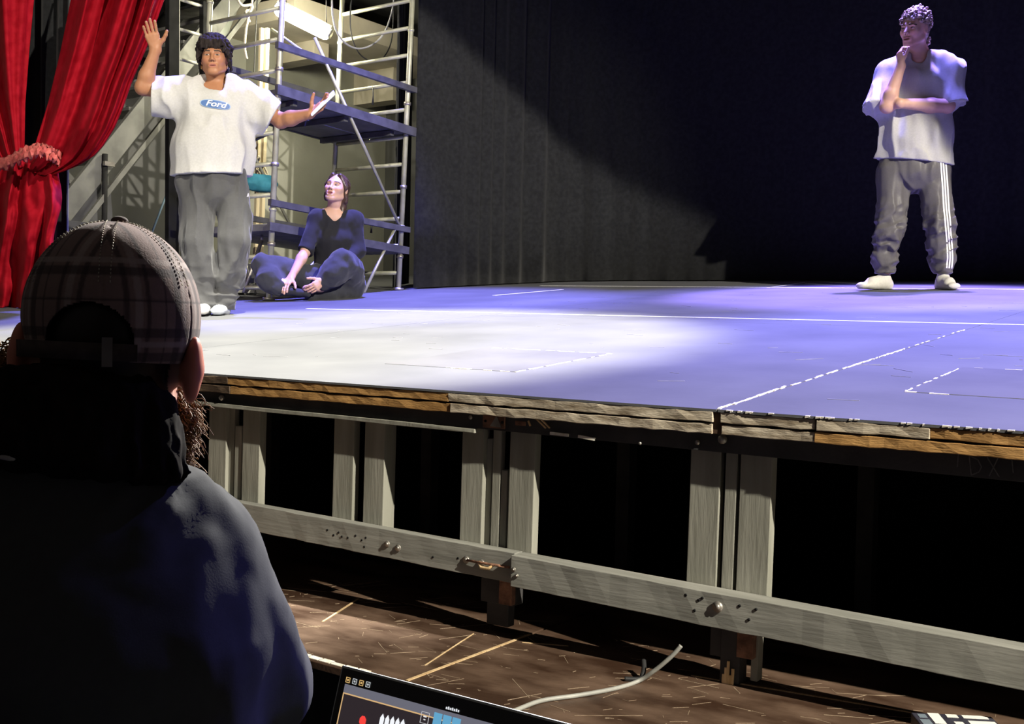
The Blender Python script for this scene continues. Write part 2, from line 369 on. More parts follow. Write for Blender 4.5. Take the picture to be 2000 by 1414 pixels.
def chips(name, a, b, wmax, dens, seed, parent):
    rg = random.Random(seed); a = A(a[:2], float); b = A(b[:2], float); L = np.linalg.norm(b-a); d = (b-a)/L; n = V(-d[1], d[0]); mb = MB(); s = 0
    while s < L:
        w = rg.uniform(.008, .04)
        if rg.random() < dens:
            h = rg.uniform(.25, 1)*wmax; c = a+d*s+n*rg.uniform(-.3, .3)*wmax; e = c+d*w
            q = [c-n*h/2, e-n*h/3, e+n*h/2, c+n*h/3]
            mb.hexa([(p[0], p[1], deck_z(*p)-.001) for p in q]+[(p[0], p[1], deck_z(*p)+.0019) for p in q])
        s += w
    o = mb.build(name, M_chip, parent); o['kind'] = 'stuff'; return o
chips('worn_seam', (-1.09, 2.34), (-1.095, 2.75), .012, .95, 1, stage)
chips('worn_seam', (-1.09, 2.75), (-1.095, 3.9), .008, .8, 2, stage)
chips('worn_seam', (-1.095, 3.9), (-1.095, 4.6), .006, .4, 3, stage)
chips('worn_edge', (-.80, 2.80), (-.80, 3.36), .010, .8, 4, h2); chips('worn_edge', (-.80, 2.80), (-.70, 2.80), .010, .9, 5, h2); chips('worn_edge', (-.80, 3.36), (-.25, 3.36), .008, .6, 6, h2)
chips('worn_edge', (-1.93, 2.71), (-1.93, 3.27), .008, .75, 7, h1); chips('worn_edge', (-2.46, 3.27), (-1.93, 3.27), .012, .7, 8, h1)
chips('worn_edge', (-2.2, 2.71), (-1.95, 2.71), .006, .7, 9, h1)
strip('white_tape_line', (-5.0, 4.79), (2.5, 5.06), .028, M_tape)
strip('white_tape_line', (-5.25, 7.72), (2.5, 7.78), .035, M_tape)
a = deck_px(965, 577); b = deck_px(1098, 565.5); strip('white_tape_line', a, b, .035, M_tape)
a = deck_px(1500, 562); b = deck_px(1570, 552); strip('white_tape_line', a, b, .02, M_tape)
# scuffs scattered over the deck
rg = random.Random(21); mb = MB()
for k in range(170):
    x = rg.uniform(-4.2, .8); y = rg.uniform(2.5, 7.2); L = rg.uniform(.01, .10); a = rg.gauss(0, .35); w = rg.uniform(.002, .006)
    e = (x+L*cos(a), y+L*sin(a)); q = [(x, y), (e[0], e[1]), (e[0], e[1]+w), (x, y+w)]
    mb.hexa([(p[0], p[1], deck_z(*p)-.0008) for p in q]+[(p[0], p[1], deck_z(*p)+.0011) for p in q])
o = mb.build('scuff_marks', mat('scuff_grey', (.2, .2, .215), (.28, .28, .29), scale=30, rough=.8, spec=.1), stage); o['kind'] = 'stuff'

# ================================================================== LOW STEP IN FRONT OF THE STAGE
ZS = .678
step = empty('forestage_step', (0, 0, .3)); tag(step, 'low scratched dark brown hardboard step in front of the stage', 'platform')
xs = [-6.0, -4.1, -1.655, .79, 3.0]
for i in range(4):
    MB().box((xs[i]+.004, 1.905-.02*(i == 1), ZS-.018-.3), (xs[i+1]-.004, 3.0, ZS-.3)).build('step_board', M_step, step, bevel=.0015)
MB().box((-6, 1.93, .0), (3, 2.98, ZS-.0185-.3)).build('step_frame', M_black, step)
MB().box((-1.659, 1.92, ZS-.0175-.3), (-1.651, 2.42, ZS+.0016-.3)).build('joint_strip', M_gap, step)
mb = MB()
for k in range(9): # torn edge of the near side
    x = -2.12+k*.04; mb.box((x, 1.897, ZS-.004-.3), (x+.035, 1.912+random.uniform(0, .006), ZS+.0012-.3))
mb.build('torn_edge', M_chip, step)
rg = random.Random(8); mb = MB()
for k in range(380):
    x = rg.uniform(-2.6, -.1); y = rg.uniform(1.92, 2.55); L = rg.choice([.01, .015, .03, .05, .12])*rg.uniform(.6, 1.3); a = rg.choice([.1, .5, 1.2, -.6, .9])+rg.gauss(0, .3); w = rg.uniform(.0006, .002)
    n = (-sin(a)*w, cos(a)*w); e = (x+L*cos(a), y+L*sin(a))
    if e[1] < 1.92 or e[1] > 2.7: continue
    mb.hexa([(x, y, ZS-.002-.3), (*e, ZS-.002-.3), (e[0]+n[0], e[1]+n[1], ZS-.002-.3), (x+n[0], y+n[1], ZS-.002-.3), (x, y, ZS+.0006-.3), (*e, ZS+.0006-.3), (e[0]+n[0], e[1]+n[1], ZS+.0006-.3), (x+n[0], y+n[1], ZS+.0006-.3)])
o = mb.build('scratches', M_scr, step); o['kind'] = 'stuff'
for a, b, w in (((1350, 1320), (1780, 1392), .006), ((1020, 1255), (1110, 1262), .004), ((830, 1300), (925, 1238), .003), ((630, 1215), (700, 1170), .006)):
    a = at_z(*a, ZS); b = at_z(*b, ZS); MB().beam((a[0], a[1], ZS-.2993), (b[0], b[1], ZS-.2993), w, .002).build('long_scratch', M_gap, step)

# ================================================================== ORGANIC SHAPES: smooth unions of rounded limbs, meshed on a grid
_tab = np.random.default_rng(11).random((32, 32, 32)).astype(np.float32)
def vnoise(P):
    i = np.floor(P).astype(np.int32); f = (P-i).astype(np.float32); f = f*f*(3-2*f); r = 0
    for a in (0, 1):
        wx = f[:, 0] if a else 1-f[:, 0]
        for b in (0, 1):
            wy = f[:, 1] if b else 1-f[:, 1]
            for c in (0, 1):
                wz = f[:, 2] if c else 1-f[:, 2]
                r = r+wx*wy*wz*_tab[(i[:, 0]+a) & 31, (i[:, 1]+b) & 31, (i[:, 2]+c) & 31]
    return r
def smin(a, b, k):
    h = np.clip(.5+.5*(b-a)/k, 0, 1); return b+(a-b)*h-k*h*(1-h)
class Sdf:
    def __init__(s): s.ops = []; s.cuts = []; s.disp = []; s.shell = 0
    def cap(s, a, b, ra, rb=None, k=.02, op='u'):
        a = A(a, float); b = A(b, float); rb = ra if rb is None else rb; R = max(ra, rb)
        def fn(X, Y, Z):
            d = b-a; L2 = max(1e-9, d@d)
            t = np.clip(((X-a[0])*d[0]+(Y-a[1])*d[1]+(Z-a[2])*d[2])/L2, 0, 1)
            return np.sqrt((X-a[0]-t*d[0])**2+(Y-a[1]-t*d[1])**2+(Z-a[2]-t*d[2])**2)-(ra+(rb-ra)*t)
        s.ops.append((op, fn, np.minimum(a, b)-R, np.maximum(a, b)+R, k)); return s
    def chain(s, pts, rs, k=.02, op='u'):
        for i in range(len(pts)-1): s.cap(pts[i], pts[i+1], rs[i], rs[i+1], k, op)
        return s
    def ell(s, c, r, R=None, k=.02, op='u'):
        c = A(c, float); r = A(r, float); R = np.eye(3) if R is None else R; m = r.max()
        def fn(X, Y, Z):
            x, y, z = X-c[0], Y-c[1], Z-c[2]
            q = [(x*R[0, i]+y*R[1, i]+z*R[2, i]) for i in range(3)]
            k0 = np.sqrt((q[0]/r[0])**2+(q[1]/r[1])**2+(q[2]/r[2])**2); k1 = np.sqrt((q[0]/r[0]**2)**2+(q[1]/r[1]**2)**2+(q[2]/r[2]**2)**2)+1e-6
            return k0*(k0-1)/k1
        s.ops.append((op, fn, c-m, c+m, k)); return s
    def ecap(s, a, b, ra, rb, side=(1, 0, 0), k=.03, op='u', endk=1.0, flat=False):
        a = A(a, float); b = A(b, float); d = b-a; L = np.linalg.norm(d); w = d/L; u = A(side, float); u = nrm(u-w*(u@w)); v = np.cross(w, u); m = max(*ra, *rb)
        def fn(X, Y, Z):
            x, y, z = X-a[0], Y-a[1], Z-a[2]
            t = (x*w[0]+y*w[1]+z*w[2]); tl = t-L; e = t-np.clip(t, 0, L); e = np.minimum(e, 0) if flat else e; t = np.clip(t/L, 0, 1)
            A_ = ra[0]+(rb[0]-ra[0])*t; B_ = ra[1]+(rb[1]-ra[1])*t; mn = np.minimum(A_, B_)
            q = np.sqrt(((x*u[0]+y*u[1]+z*u[2])/A_)**2+((x*v[0]+y*v[1]+z*v[2])/B_)**2+(e/(mn*endk))**2)
            return np.maximum((q-1)*mn, tl) if flat else (q-1)*mn
        s.ops.append((op, fn, np.minimum(a, b)-m, np.maximum(a, b)+m, k)); return s
    def cut(s, p, n, R=9.0): s.cuts.append((A(p, float), nrm(n), R)); return s
    def fold(s, amp, freq, seed=0, axes=None, ridge=False, where=None):
        ax_ = np.eye(3) if axes is None else A(axes, float)
        def fn(P):
            q = (P@ax_.T)*A(freq, float)+seed*7.31; n = vnoise(q)*.65+vnoise(q*2.1+3.3)*.35
            n = (1-np.abs(2*n-1)*2.2) if ridge else (2*n-1)
            r = -amp*n
            return r*where(P) if where is not None else r
        s.disp.append(fn); return s
    def mesh(s, h, lo=None, hi=None):
        pad = .03 if not s.disp else .05
        L = np.min([o[2] for o in s.ops if o[0] == 'u'], 0)-pad; H = np.max([o[3] for o in s.ops if o[0] == 'u'], 0)+pad
        if lo is not None: L = np.maximum(L, lo)
        if hi is not None: H = np.minimum(H, hi)
        n = np.ceil((H-L)/h).astype(int)+1
        d = np.full(n, 1.0, np.float32); g = [(L[i]+h*np.arange(n[i])).astype(np.float32) for i in range(3)]
        for op, fn, l, u, k in s.ops:
            m = (.075 if s.disp else .035)+k+s.shell
            i0 = np.clip(np.floor((l-m-L)/h).astype(int), 0, n); i1 = np.clip(np.ceil((u+m-L)/h).astype(int)+1, 0, n)
            if (i1 <= i0).any(): continue
            sl = tuple(slice(a, b) for a, b in zip(i0, i1))
            X = g[0][sl[0]][:, None, None]; Y = g[1][sl[1]][None, :, None]; Z = g[2][sl[2]][None, None, :]
            q = fn(X, Y, Z).astype(np.float32)
            if op == 'u': d[sl] = smin(d[sl], q, k)
            else: d[sl] = -smin(-d[sl], q, k)
        if s.disp:
            idx = np.nonzero(np.abs(d) < .07+s.shell); P = np.stack([g[0][idx[0]], g[1][idx[1]], g[2][idx[2]]], 1)
            for f in s.disp: d[idx] += f(P).astype(np.float32)
        if s.shell: d = np.maximum(d, -(d+s.shell))
        for p, nv, R in s.cuts:
            X, Y, Z = g[0][:, None, None], g[1][None, :, None], g[2][None, None, :]
            pl = ((X-p[0])*nv[0]+(Y-p[1])*nv[1]+(Z-p[2])*nv[2]).astype(np.float32)
            if R > 5: d = np.maximum(d, pl)
            else:
                near = ((X-p[0])**2+(Y-p[1])**2+(Z-p[2])**2) < R*R
                d = np.where(near, np.maximum(d, pl), d)
        return surface_nets(d, L, h)
def surface_nets(d, L, h):
    s = d < 0; n = d.shape
    c = np.zeros((n[0]-1, n[1]-1, n[2]-1), np.int8)
    for i in (0, 1):
        for j in (0, 1):
            for k in (0, 1): c += s[i:n[0]-1+i, j:n[1]-1+j, k:n[2]-1+k]
    mix = (c > 0) & (c < 8); ii = np.stack(np.nonzero(mix), 1)
    vid = np.full(c.shape, -1, np.int32); vid[mix] = np.arange(len(ii))
    acc = np.zeros((len(ii), 3)); cnt = np.zeros(len(ii))
    cor = [(i, j, k) for i in (0, 1) for j in (0, 1) for k in (0, 1)]
    val = {q: d[ii[:, 0]+q[0], ii[:, 1]+q[1], ii[:, 2]+q[2]].astype(float) for q in cor}
    for q in cor:
        for a in range(3):
            if q[a] == 0:
                r = list(q); r[a] = 1; r = tuple(r); v0, v1 = val[q], val[r]; m = (v0 < 0) != (v1 < 0)
                t = np.where(m, v0/np.where(m, v0-v1, 1), 0); p = np.tile(A(q, float), (len(ii), 1)); p[:, a] = t
                acc[m] += p[m]; cnt[m] += 1
    vs = (ii+acc/np.maximum(cnt, 1)[:, None])*h+L
    fs = []
    for a in range(3):
        b, e = (a+1) % 3, (a+2) % 3
        s0 = [slice(None)]*3; s1 = [slice(None)]*3; s0[a] = slice(0, n[a]-1); s1[a] = slice(1, n[a])
        for q in (b, e): s0[q] = slice(1, n[q]-1); s1[q] = slice(1, n[q]-1)
        A0 = s[tuple(s0)]; A1 = s[tuple(s1)]; m = A0 != A1; I = np.stack(np.nonzero(m), 1); I[:, b] += 1; I[:, e] += 1
        def at(db, de):
            J = I.copy(); J[:, b] += db; J[:, e] += de; return vid[J[:, 0], J[:, 1], J[:, 2]]
        q = np.stack([at(-1, -1), at(0, -1), at(0, 0), at(-1, 0)], 1); fl = ~A0[m]; q[fl] = q[fl][:, ::-1]; fs.append(q)
    fs = np.concatenate(fs); fs = fs[(fs >= 0).all(1)]
    return vs, fs
def relax(v, f, it=1, lam=.5):
    e = np.concatenate([f[:, [i, (i+1) % f.shape[1]]] for i in range(f.shape[1])])
    for _ in range(it):
        s = np.zeros_like(v); c = np.zeros(len(v)); np.add.at(s, e[:, 0], v[e[:, 1]]); np.add.at(c, e[:, 0], 1); np.add.at(s, e[:, 1], v[e[:, 0]]); np.add.at(c, e[:, 1], 1)
        v = v+(s/np.maximum(c, 1)[:, None]-v)*lam
    return v
def join(parts):
    V_, F_, n = [], [], 0
    for v, f in parts: V_.append(v); F_.append(f+n); n += len(v)
    return np.concatenate(V_), np.concatenate(F_)
def drop_inside(v, f, lo, hi):
    ins = ((v > lo) & (v < hi)).all(1); f = f[~ins[f].all(1)]
    used = np.unique(f); mp = np.full(len(v), -1); mp[used] = np.arange(len(used)); return v[used], mp[f]
def RXYZ(yaw, pitch, roll):
    y, p, r = radians(yaw), radians(pitch), radians(roll)
    Rz = A([[cos(y), -sin(y), 0], [sin(y), cos(y), 0], [0, 0, 1]]); Rx = A([[1, 0, 0], [0, cos(p), -sin(p)], [0, sin(p), cos(p)]]); Ry = A([[cos(r), 0, sin(r)], [0, 1, 0], [-sin(r), 0, cos(r)]])
    return Rz@Rx@Ry
class Head:
    """head frame: x to its left (image right when it faces us), -y out of the face, z up; origin between the ears at eye height"""
    def __init__(s, o, yaw=0, pitch=0, roll=0, sc=1.0): s.o = A(o, float); s.R = RXYZ(yaw, pitch, roll); s.sc = sc
    def p(s, x, y, z): return s.o+s.R@(V(x, y, z)*s.sc)
    def inv(s, P): return ((P-s.o)@s.R)/s.sc
    def ell(s, S, c, r, k=.02, op='u'): S.ell(s.p(*c), A(r)*s.sc, s.R, k*s.sc, op)
    def cap(s, S, a, b, ra, rb=None, k=.02, op='u'): S.cap(s.p(*a), s.p(*b), ra*s.sc, None if rb is None else rb*s.sc, k*s.sc, op)
    def build(s, S, jaw=1.0, mouth=0.0, nose=1.0, chin=1.0):
        s.ell(S, (0, .014, .030), (.073, .093, .083)); s.ell(S, (0, -.022, -.030), (.060*jaw, .066, .082), .035)
        for q in (-1, 1):
            s.cap(S, (q*.053*jaw, .004, -.058), (q*.020, -.066, -.094), .019, .015, .028)
            s.ell(S, (q*.036, -.056, -.022), (.026, .026, .024), .03)
        s.ell(S, (0, -.072, -.099*chin), (.022*jaw, .016, .015), .025)
        s.cap(S, (-.036, -.078, .022), (.036, -.078, .022), .010, None, .022)
        for q in (-1, 1): s.ell(S, (q*.031, -.096, .002), (.019, .015, .012), .014, 's')
        s.cap(S, (0, -.084, .014), (0, -.106*nose, -.027), .0065, .0105, .010)
        for q in (-1, 1): s.ell(S, (q*.011, -.094, -.033), (.0085, .011, .0075), .008); s.ell(S, (q*.031, -.0745, .003), (.0135, .0125, .0115), None, .002) if False else s.ell(S, (q*.031, -.0735, .003), (.0150, .0125, .0100), .004)
        for q in (-1, 1): s.ell(S, (q*.0065, -.103, -.0405), (.0032, .005, .003), .003, 's')
        s.ell(S, (0, -.080, -.064), (.030, .014, .020), .016)
        s.cap(S, (-.019, -.0885, -.0585), (.019, -.0885, -.0585), .0048, None, .006); s.cap(S, (-.016, -.0885, -.0705-mouth*.4), (.016, -.0885, -.0705-mouth*.4), .0058, None, .006)
        s.ell(S, (0, -.097, -.0642-mouth*.15), (.023, .012, .0022+mouth*.35), .003, 's')
        for q in (-1, 1):
            s.ell(S, (q*.074, .016, -.004), (.0075, .018, .031), .006); s.ell(S, (q*.081, .010, .000), (.005, .010, .017), .004, 's')
    def colour(s, P, skin, lip, iris=(.06, .03, .02), brow=(.03, .02, .015), gaze=0.0, stubble=None, browz=.0):
        q = s.inv(P); x, y, z = q[:, 0], q[:, 1], q[:, 2]; ax_ = np.abs(x); c = np.tile(A(skin, np.float32), (len(P), 1)); fr = y < -.04
        flush = np.clip(1-((ax_-.04)/.022)**2-((z+.03)/.022)**2, 0, 1)*fr; c *= (1-flush[:, None]*A([0, .10, .10]))
        if stubble is not None:
            w = np.clip((-.040-z)/.018, 0, 1)*(y < .02)*np.clip(1-(np.hypot(x/.024, (z+.064)/.014))**4, .0, 1)*(z > -.125); w2 = np.clip(1-np.hypot(x/.026, (z+.052)/.006)**4, 0, 1)*fr
            w = np.clip(np.maximum(w*stubble[3], w2*stubble[4]), 0, 1)[:, None]; c = c*(1-w)+A(stubble[:3])*w
        lp = fr & (y < -.075) & (ax_ < .0225) & (z > -.0785) & (z < -.0535) & ((z+.0645)**2/.0115**2+(x/.0225)**2 < 1); c[lp] = lip
        dk = fr & (y > -.0925) & (y < -.06) & (ax_ < .017) & (np.abs(z+.0648) < .0022); c[dk] = A(lip)*.35
        ex = ax_-.031
        op = (.0040*(1-(ex/.0145)**2)); e = fr & (np.abs(z-.0028) < op) & (np.abs(ex) < .0145); c[e] = (.34, .30, .28)
        gx = x-np.sign(x)*.031-gaze; ir = e & (np.hypot(gx, z-.0032) < .0068); c[ir] = iris
        ld = fr & ~e & (np.abs(ex) < .0165) & (z-.0028 >= op-.0004) & (z-.0028 < op+.0022); c[ld] = A(skin)*.35
        lo_ = fr & ~e & (np.abs(ex) < .0155) & (z-.0028 <= -op) & (z-.0028 > -op-.0014); c[lo_] = A(skin)*.6
        bz = z-(.0235+browz-.35*np.maximum(0, ax_-.035)+.10*(ax_-.015)); b = fr & (ax_ > .012) & (ax_ < .052) & (np.abs(bz) < .0042-.05*np.maximum(0, ax_-.035)); c[b] = brow
        ns = fr & (np.hypot(ax_-.0065, z+.0400) < .0035) & (y < -.085); c[ns] = A(skin)*.25
        return c
def hand(S, W, d, n, t, curl=(10, 12, 14, 16), spread=.06, sc=1.0, thumb=(.6, .75, .25), k=.005, fold=1.0):
    """W wrist, d finger direction, n out of the palm, t towards the thumb"""
    W = A(W, float); d = nrm(d); t = nrm(A(t, float)-d*(A(t, float)@d)); n0 = np.cross(d, t); n = n0 if n0@A(n, float) > 0 else -n0
    S.ecap(W-d*.01*sc, W+d*.075*sc, (.026*sc, .017*sc), (.038*sc, .0135*sc), t, k=.02)
    offs = (.029, .0098, -.0098, -.0285); lens = (.070, .079, .073, .058); rad = (.0085, .0088, .0083, .0073)
    for i in range(4):
        fd = nrm(d+t*spread*(1.5-i)); p = W+(d*(.082-.004*abs(i-1))+t*offs[i])*sc; S.cap(W+d*.03*sc+t*offs[i]*.6*sc, p, .010*sc, rad[i]*sc, .010)
        a = 0
        for fr, cm in ((.45, 1.0), (.30, 1.25*fold), (.25, .8*fold)):
            a += radians(curl[i])*cm; dd = fd*cos(a)+n*sin(a); q = p+dd*lens[i]*fr*sc; S.cap(p, q, rad[i]*sc, rad[i]*.93*sc, k*.6); p = q
    td = nrm(d*thumb[0]+t*thumb[1]+n*thumb[2]); p = W+(d*.020+t*.020)*sc; q = p+td*.040*sc; S.cap(p, q, .0145*sc, .0115*sc, .012)
    td2 = nrm(td+d*.45+n*.1); r = q+td2*.030*sc; S.cap(q, r, .0110*sc, .0100*sc, .006); td3 = nrm(td2+d*.25); S.cap(r, r+td3*.024*sc, .0098*sc, .0085*sc, .005)
class Figure:
    def __init__(s, px, py, label, D=None, pt=None):
        p = deck_px(px, py) if pt is None else A(pt, float); s.O = p
        e = p-CAM; e[2] = 0; s.ef = nrm(e); s.er = V(s.ef[1], -s.ef[0], 0)
        s.root = empty('person', p, atan2(s.er[1], s.er[0])); tag(s.root, label, 'person')
    def J(s, px, py, d=0.0):
        r = ray(px, py); t = ((s.O-CAM)@s.ef+d)/(r@s.ef); p = CAM+r*t-s.O; return V(p@s.er, p@s.ef, p[2])
    def add(s, name, v, f, m, col=None, parent=None, smooth=True):
        return link(name, np_mesh(name, v, f, smooth, col), parent or s.root, m)
def conform(pts2, bvh, off=.003, y0=-1.5):
    """lay flat points (x, z) on the front of a garment"""
    out = []; last = 0
    for x, z in pts2:
        h = bvh.ray_cast(Vector((x, y0, z)), Vector((0, 1, 0)))
        y = (h[0][1]-off) if h[0] is not None else last
        last = y; out.append((x, y, z))
    return out
def bvh_of(v, f): return BVHTree.FromPolygons([tuple(p) for p in v.tolist()], [tuple(q) for q in f.tolist()])
def mskin(name): return mat(name, (.94, .94, .94), (1, 1, 1), scale=40, rough=.5, bump=.06, bscale=260, vcol=True, spec=.35, trans=.08)
def mcloth(name, bump=.12, rough=.85, sheen=.1): return mat(name, (.92, .92, .92), (1, 1, 1), scale=90, rough=rough, bump=bump, bscale=420, vcol=True, spec=.2, sheen=sheen)

def strands(g, hd, name, n, seed, c, r, keep, flow, L, rad, curl, freq, m, lift=.10, steps=9, parent=None):
    """fine locks that follow the scalp: c, r scalp ellipsoid in the head frame, flow(nv) the combing direction"""
    rg = random.Random(seed); mb = MB(); c = A(c, float); r = A(r, float); made = 0
    while made < n:
        nv = nrm(V(rg.gauss(0, 1), rg.gauss(0, 1), rg.gauss(0, 1)))
        if not keep(nv): continue
        made += 1; P = []; l = rg.uniform(*L); ph = rg.uniform(0, 6.28); q = nv.copy(); lf = rg.uniform(.3, 1)*lift; jit = V(rg.gauss(0, .25), rg.gauss(0, .25), rg.gauss(0, .25))
        for k in range(steps+1):
            t = k/steps; a1 = nrm(np.cross(q, V(.3, .5, .8))); a2 = np.cross(q, a1); w = curl*min(1, t*2)
            P.append(hd.p(*(c+q*r*(1+lf*t)+(a1*cos(ph+freq*6.28*t)+a2*sin(ph+freq*6.28*t))*w)))
            f = flow(nv)+jit; f = f-q*(f@q); q = nrm(q+f/(np.linalg.norm(f)+1e-6)*l/steps/r.mean())
        mb.tube(P, [rad*hd.sc*(1-.65*(k/steps)**2) for k in range(steps+1)], 4, cap=False)
    o = mb.build(name, m, parent or g.root); o['kind'] = 'stuff'; return o

# ================================================================== SCAFFOLD TOWER
M_scaf = mat('galvanised_tube', (.36, .36, .27), (.48, .48, .38), scale=14, rough=.42, metal=.35)
M_scafb = mat('painted_scaffold_bar', (.05, .05, .06), (.085, .085, .10), scale=10, rough=.5)
M_plank = mat('scaffold_deck_grey', (.09, .09, .10), (.15, .15, .16), scale=8, rough=.6)
XB, XA, Y1, Y2 = -6.05, -6.85, 5.42, 6.81
SC_UP = V(.019, .023, 1.0)
scaf = empty('scaffold_tower', (XB, Y1, deck_z(XB, Y1))); tag(scaf, 'tall galvanised scaffold tower with rung frames and planks at stage left', 'scaffold')
O_S = V(XB, Y1, deck_z(XB, Y1))
def S(x, y, z): return V(x, y, 0)-V(XB, Y1, 0)+SC_UP*(z-O_S[2])   # z absolute height along the leaning tower
feet = {}
for x, y in ((XB, Y1), (XA, Y1), (XB, Y2), (XA, Y2)):
    zb = deck_z(x, y)
    MB().tube([S(x, y, zb+.01), S(x, y, 5.1)], .0215, 10).build('upright', M_scaf, scaf)
    MB().tube([S(x, y, zb+.0), S(x, y, zb+.02)], .045, 12).build('foot_plate', M_steel, scaf)
    for z in (2.05, 2.62, 3.30):
        MB().tube([S(x, y, z), S(x, y, z+.025)], .029, 10).build('coupler', M_steel, scaf)
    for z in (2.30, 3.9):
        MB().tube([S(x, y, z), S(x, y, z+.02)], .027, 10).build('coupler', M_scaf, scaf)
for y, z0 in ((Y1, 1.75), (Y2, 1.93)):
    z = z0
    while z < 5.0:
        MB().tube([S(XA+.02, y, z), S(XB-.02, y, z)], .0165, 8).build('rung', M_scaf, scaf); z += .2225
# guard rails and planks along the length
def along(x, z, zb, w, h, name, m):
    MB().beam(S(x, Y1-.06, z), S(x, Y2+.06, zb), w, h).build(name, m, scaf)
along(XB+.03, 3.47, 3.43, .035, .045, 'guard_rail', M_scafb); along(XA-.03, 3.47, 3.43, .035, .045, 'guard_rail', M_scafb)
along(XB+.03, 2.355, 2.285, .035, .045, 'guard_rail', M_scafb); along(XA-.03, 2.355, 2.285, .035, .045, 'guard_rail', M_scafb)
def plank(x0, x1, z, zb, th, name):
    MB().hexa([S(x0, Y1-.03, z-th), S(x1, Y1-.03, z-th), S(x1, Y2+.03, zb-th), S(x0, Y2+.03, zb-th), S(x0, Y1-.03, z), S(x1, Y1-.03, z), S(x1, Y2+.03, zb), S(x0, Y2+.03, zb)]).build(name, M_plank, scaf, bevel=.004)
plank(XB-.40, XB+.035, 3.165, 3.10, .035, 'plank'); plank(XA-.02, XB-.42, 3.165, 3.10, .035, 'plank')
along(XB+.045, 3.155, 3.085, .03, .07, 'toe_board', M_scafb); along(XA-.03, 3.155, 3.085, .03, .06, 'toe_board', M_scafb)
for t in (.12, .5, .88):
    y = Y1+(Y2-Y1)*t; z = 3.165-.065*t
    MB().beam(S(XA, y, z-.06), S(XB, y, z-.06), .04, .04).build('plank_bearer', M_scafb, scaf)
plank(XB-.30, XB+.03, 2.205, 2.135, .05, 'plank'); plank(XA, XB-.32, 2.205, 2.135, .05, 'plank')
along(XB+.03, 2.185, 2.115, .03, .06, 'toe_board', M_scafb)
def brace(a, b, r=.0125): MB().tube([S(*a), S(*b)], r, 8).build('diagonal_brace', M_scaf, scaf)
brace((XB+.03, Y1+.30, 3.60), (XB+.03, Y2-.05, 2.30)); brace((XB+.03, Y2-.1, 2.30), (XB+.03, Y1+.95, 1.75))
brace((XA-.03, Y1, 3.46), (XA-.03, Y1+.95, 2.30)); brace((XB+.03, Y1+.28, 3.45), (XA, Y1+.62, 3.85)); brace((XB+.03, Y1+.1, 1.72), (XB+.03, Y1+.62, 2.12))
brace((XA, Y1, 2.7), (XA, Y1+.8, 3.1))

# ================================================================== HANGING CABLES AND ROPES
def rope(name, pts, r, m, label, cat, group=None, n=8):
    mb = MB(); P = smooth_pts(pts, n); base = P[0]; o = mb.tube([p-base for p in P], r, 7).build(name, m)
    o.location = base; return tag(o, label, cat, group)
M_cabg = mat('grey_cable', (.30, .30, .32), (.4, .4, .42), scale=20, rough=.5)
M_cabk = mat('black_cable', (.015, .015, .016), (.03, .03, .03), scale=20, rough=.5)
M_rope = mat('pale_rope', (.40, .36, .27), (.55, .5, .40), scale=60, rough=.9, bump=.5)
ax = lambda px, py, x=-6.5: at_x(px, py, x)
rope('cable', [ax(648, -30), ax(650, 30), ax(662, 70), ax(690, 93), ax(722, 90), ax(750, 65), ax(766, 20), ax(772, -30)], .008, M_cabg, 'grey cable looping down inside the top of the scaffold', 'cable')
rope('cable', [ax(690, -30, -6.6), ax(684, 30, -6.6), ax(688, 75, -6.6), ax(705, 108, -6.6), ax(735, 121, -6.6), ax(757, 100, -6.6), ax(767, 60, -6.6), ax(769, -30, -6.6)], .006, M_cabk, 'thin black cable hanging lower than the grey loop on the scaffold', 'cable')
rope('rope', [ax(452, -30, -7.3), ax(470, 8, -7.3), ax(492, 10, -7.3), ax(486, 30, -7.3), ax(480, 60, -7.3), ax(478, 95, -7.3), ax(482, 115, -7.3)], .011, M_rope, 'pale knotted rope dangling behind the speaker in white', 'rope')
rope('rope', [ax(496, -30, -7.35), ax(490, 15, -7.35), ax(480, 22, -7.35), ax(488, 43, -7.35)], .010, M_rope, 'short end of pale rope beside the knotted one', 'rope')
rope('cable', [ax(503, -20, -7.6), ax(500, 60, -7.6), ax(496, 150, -7.6)], .006, M_cabk, 'thin black wire hanging straight beside the pale battens', 'cable')
rope('cable', [ax(447, -30, -7.6), ax(447, 20, -7.6), ax(445, 42, -7.6)], .006, M_cabg, 'thin grey wire hanging by the stair handrail', 'cable')
# pull tags on the scaffold
for a, b, lab in (((728, 168), (728, 205), 'short black strap hanging from an upper rung of the scaffold'), ((725, 428), (725, 455), 'short black strap hanging from a lower rung behind the seated woman')):
    P = [at_x(*a, -6.4), at_x(a[0]+1, (a[1]+b[1])/2, -6.4), at_x(*b, -6.4)]
    mb = MB(); mb.tube([p-P[0] for p in P], [.005, .006, .011], 7); o = mb.build('strap', M_cabk); o.location = P[0]; tag(o, lab, 'strap')

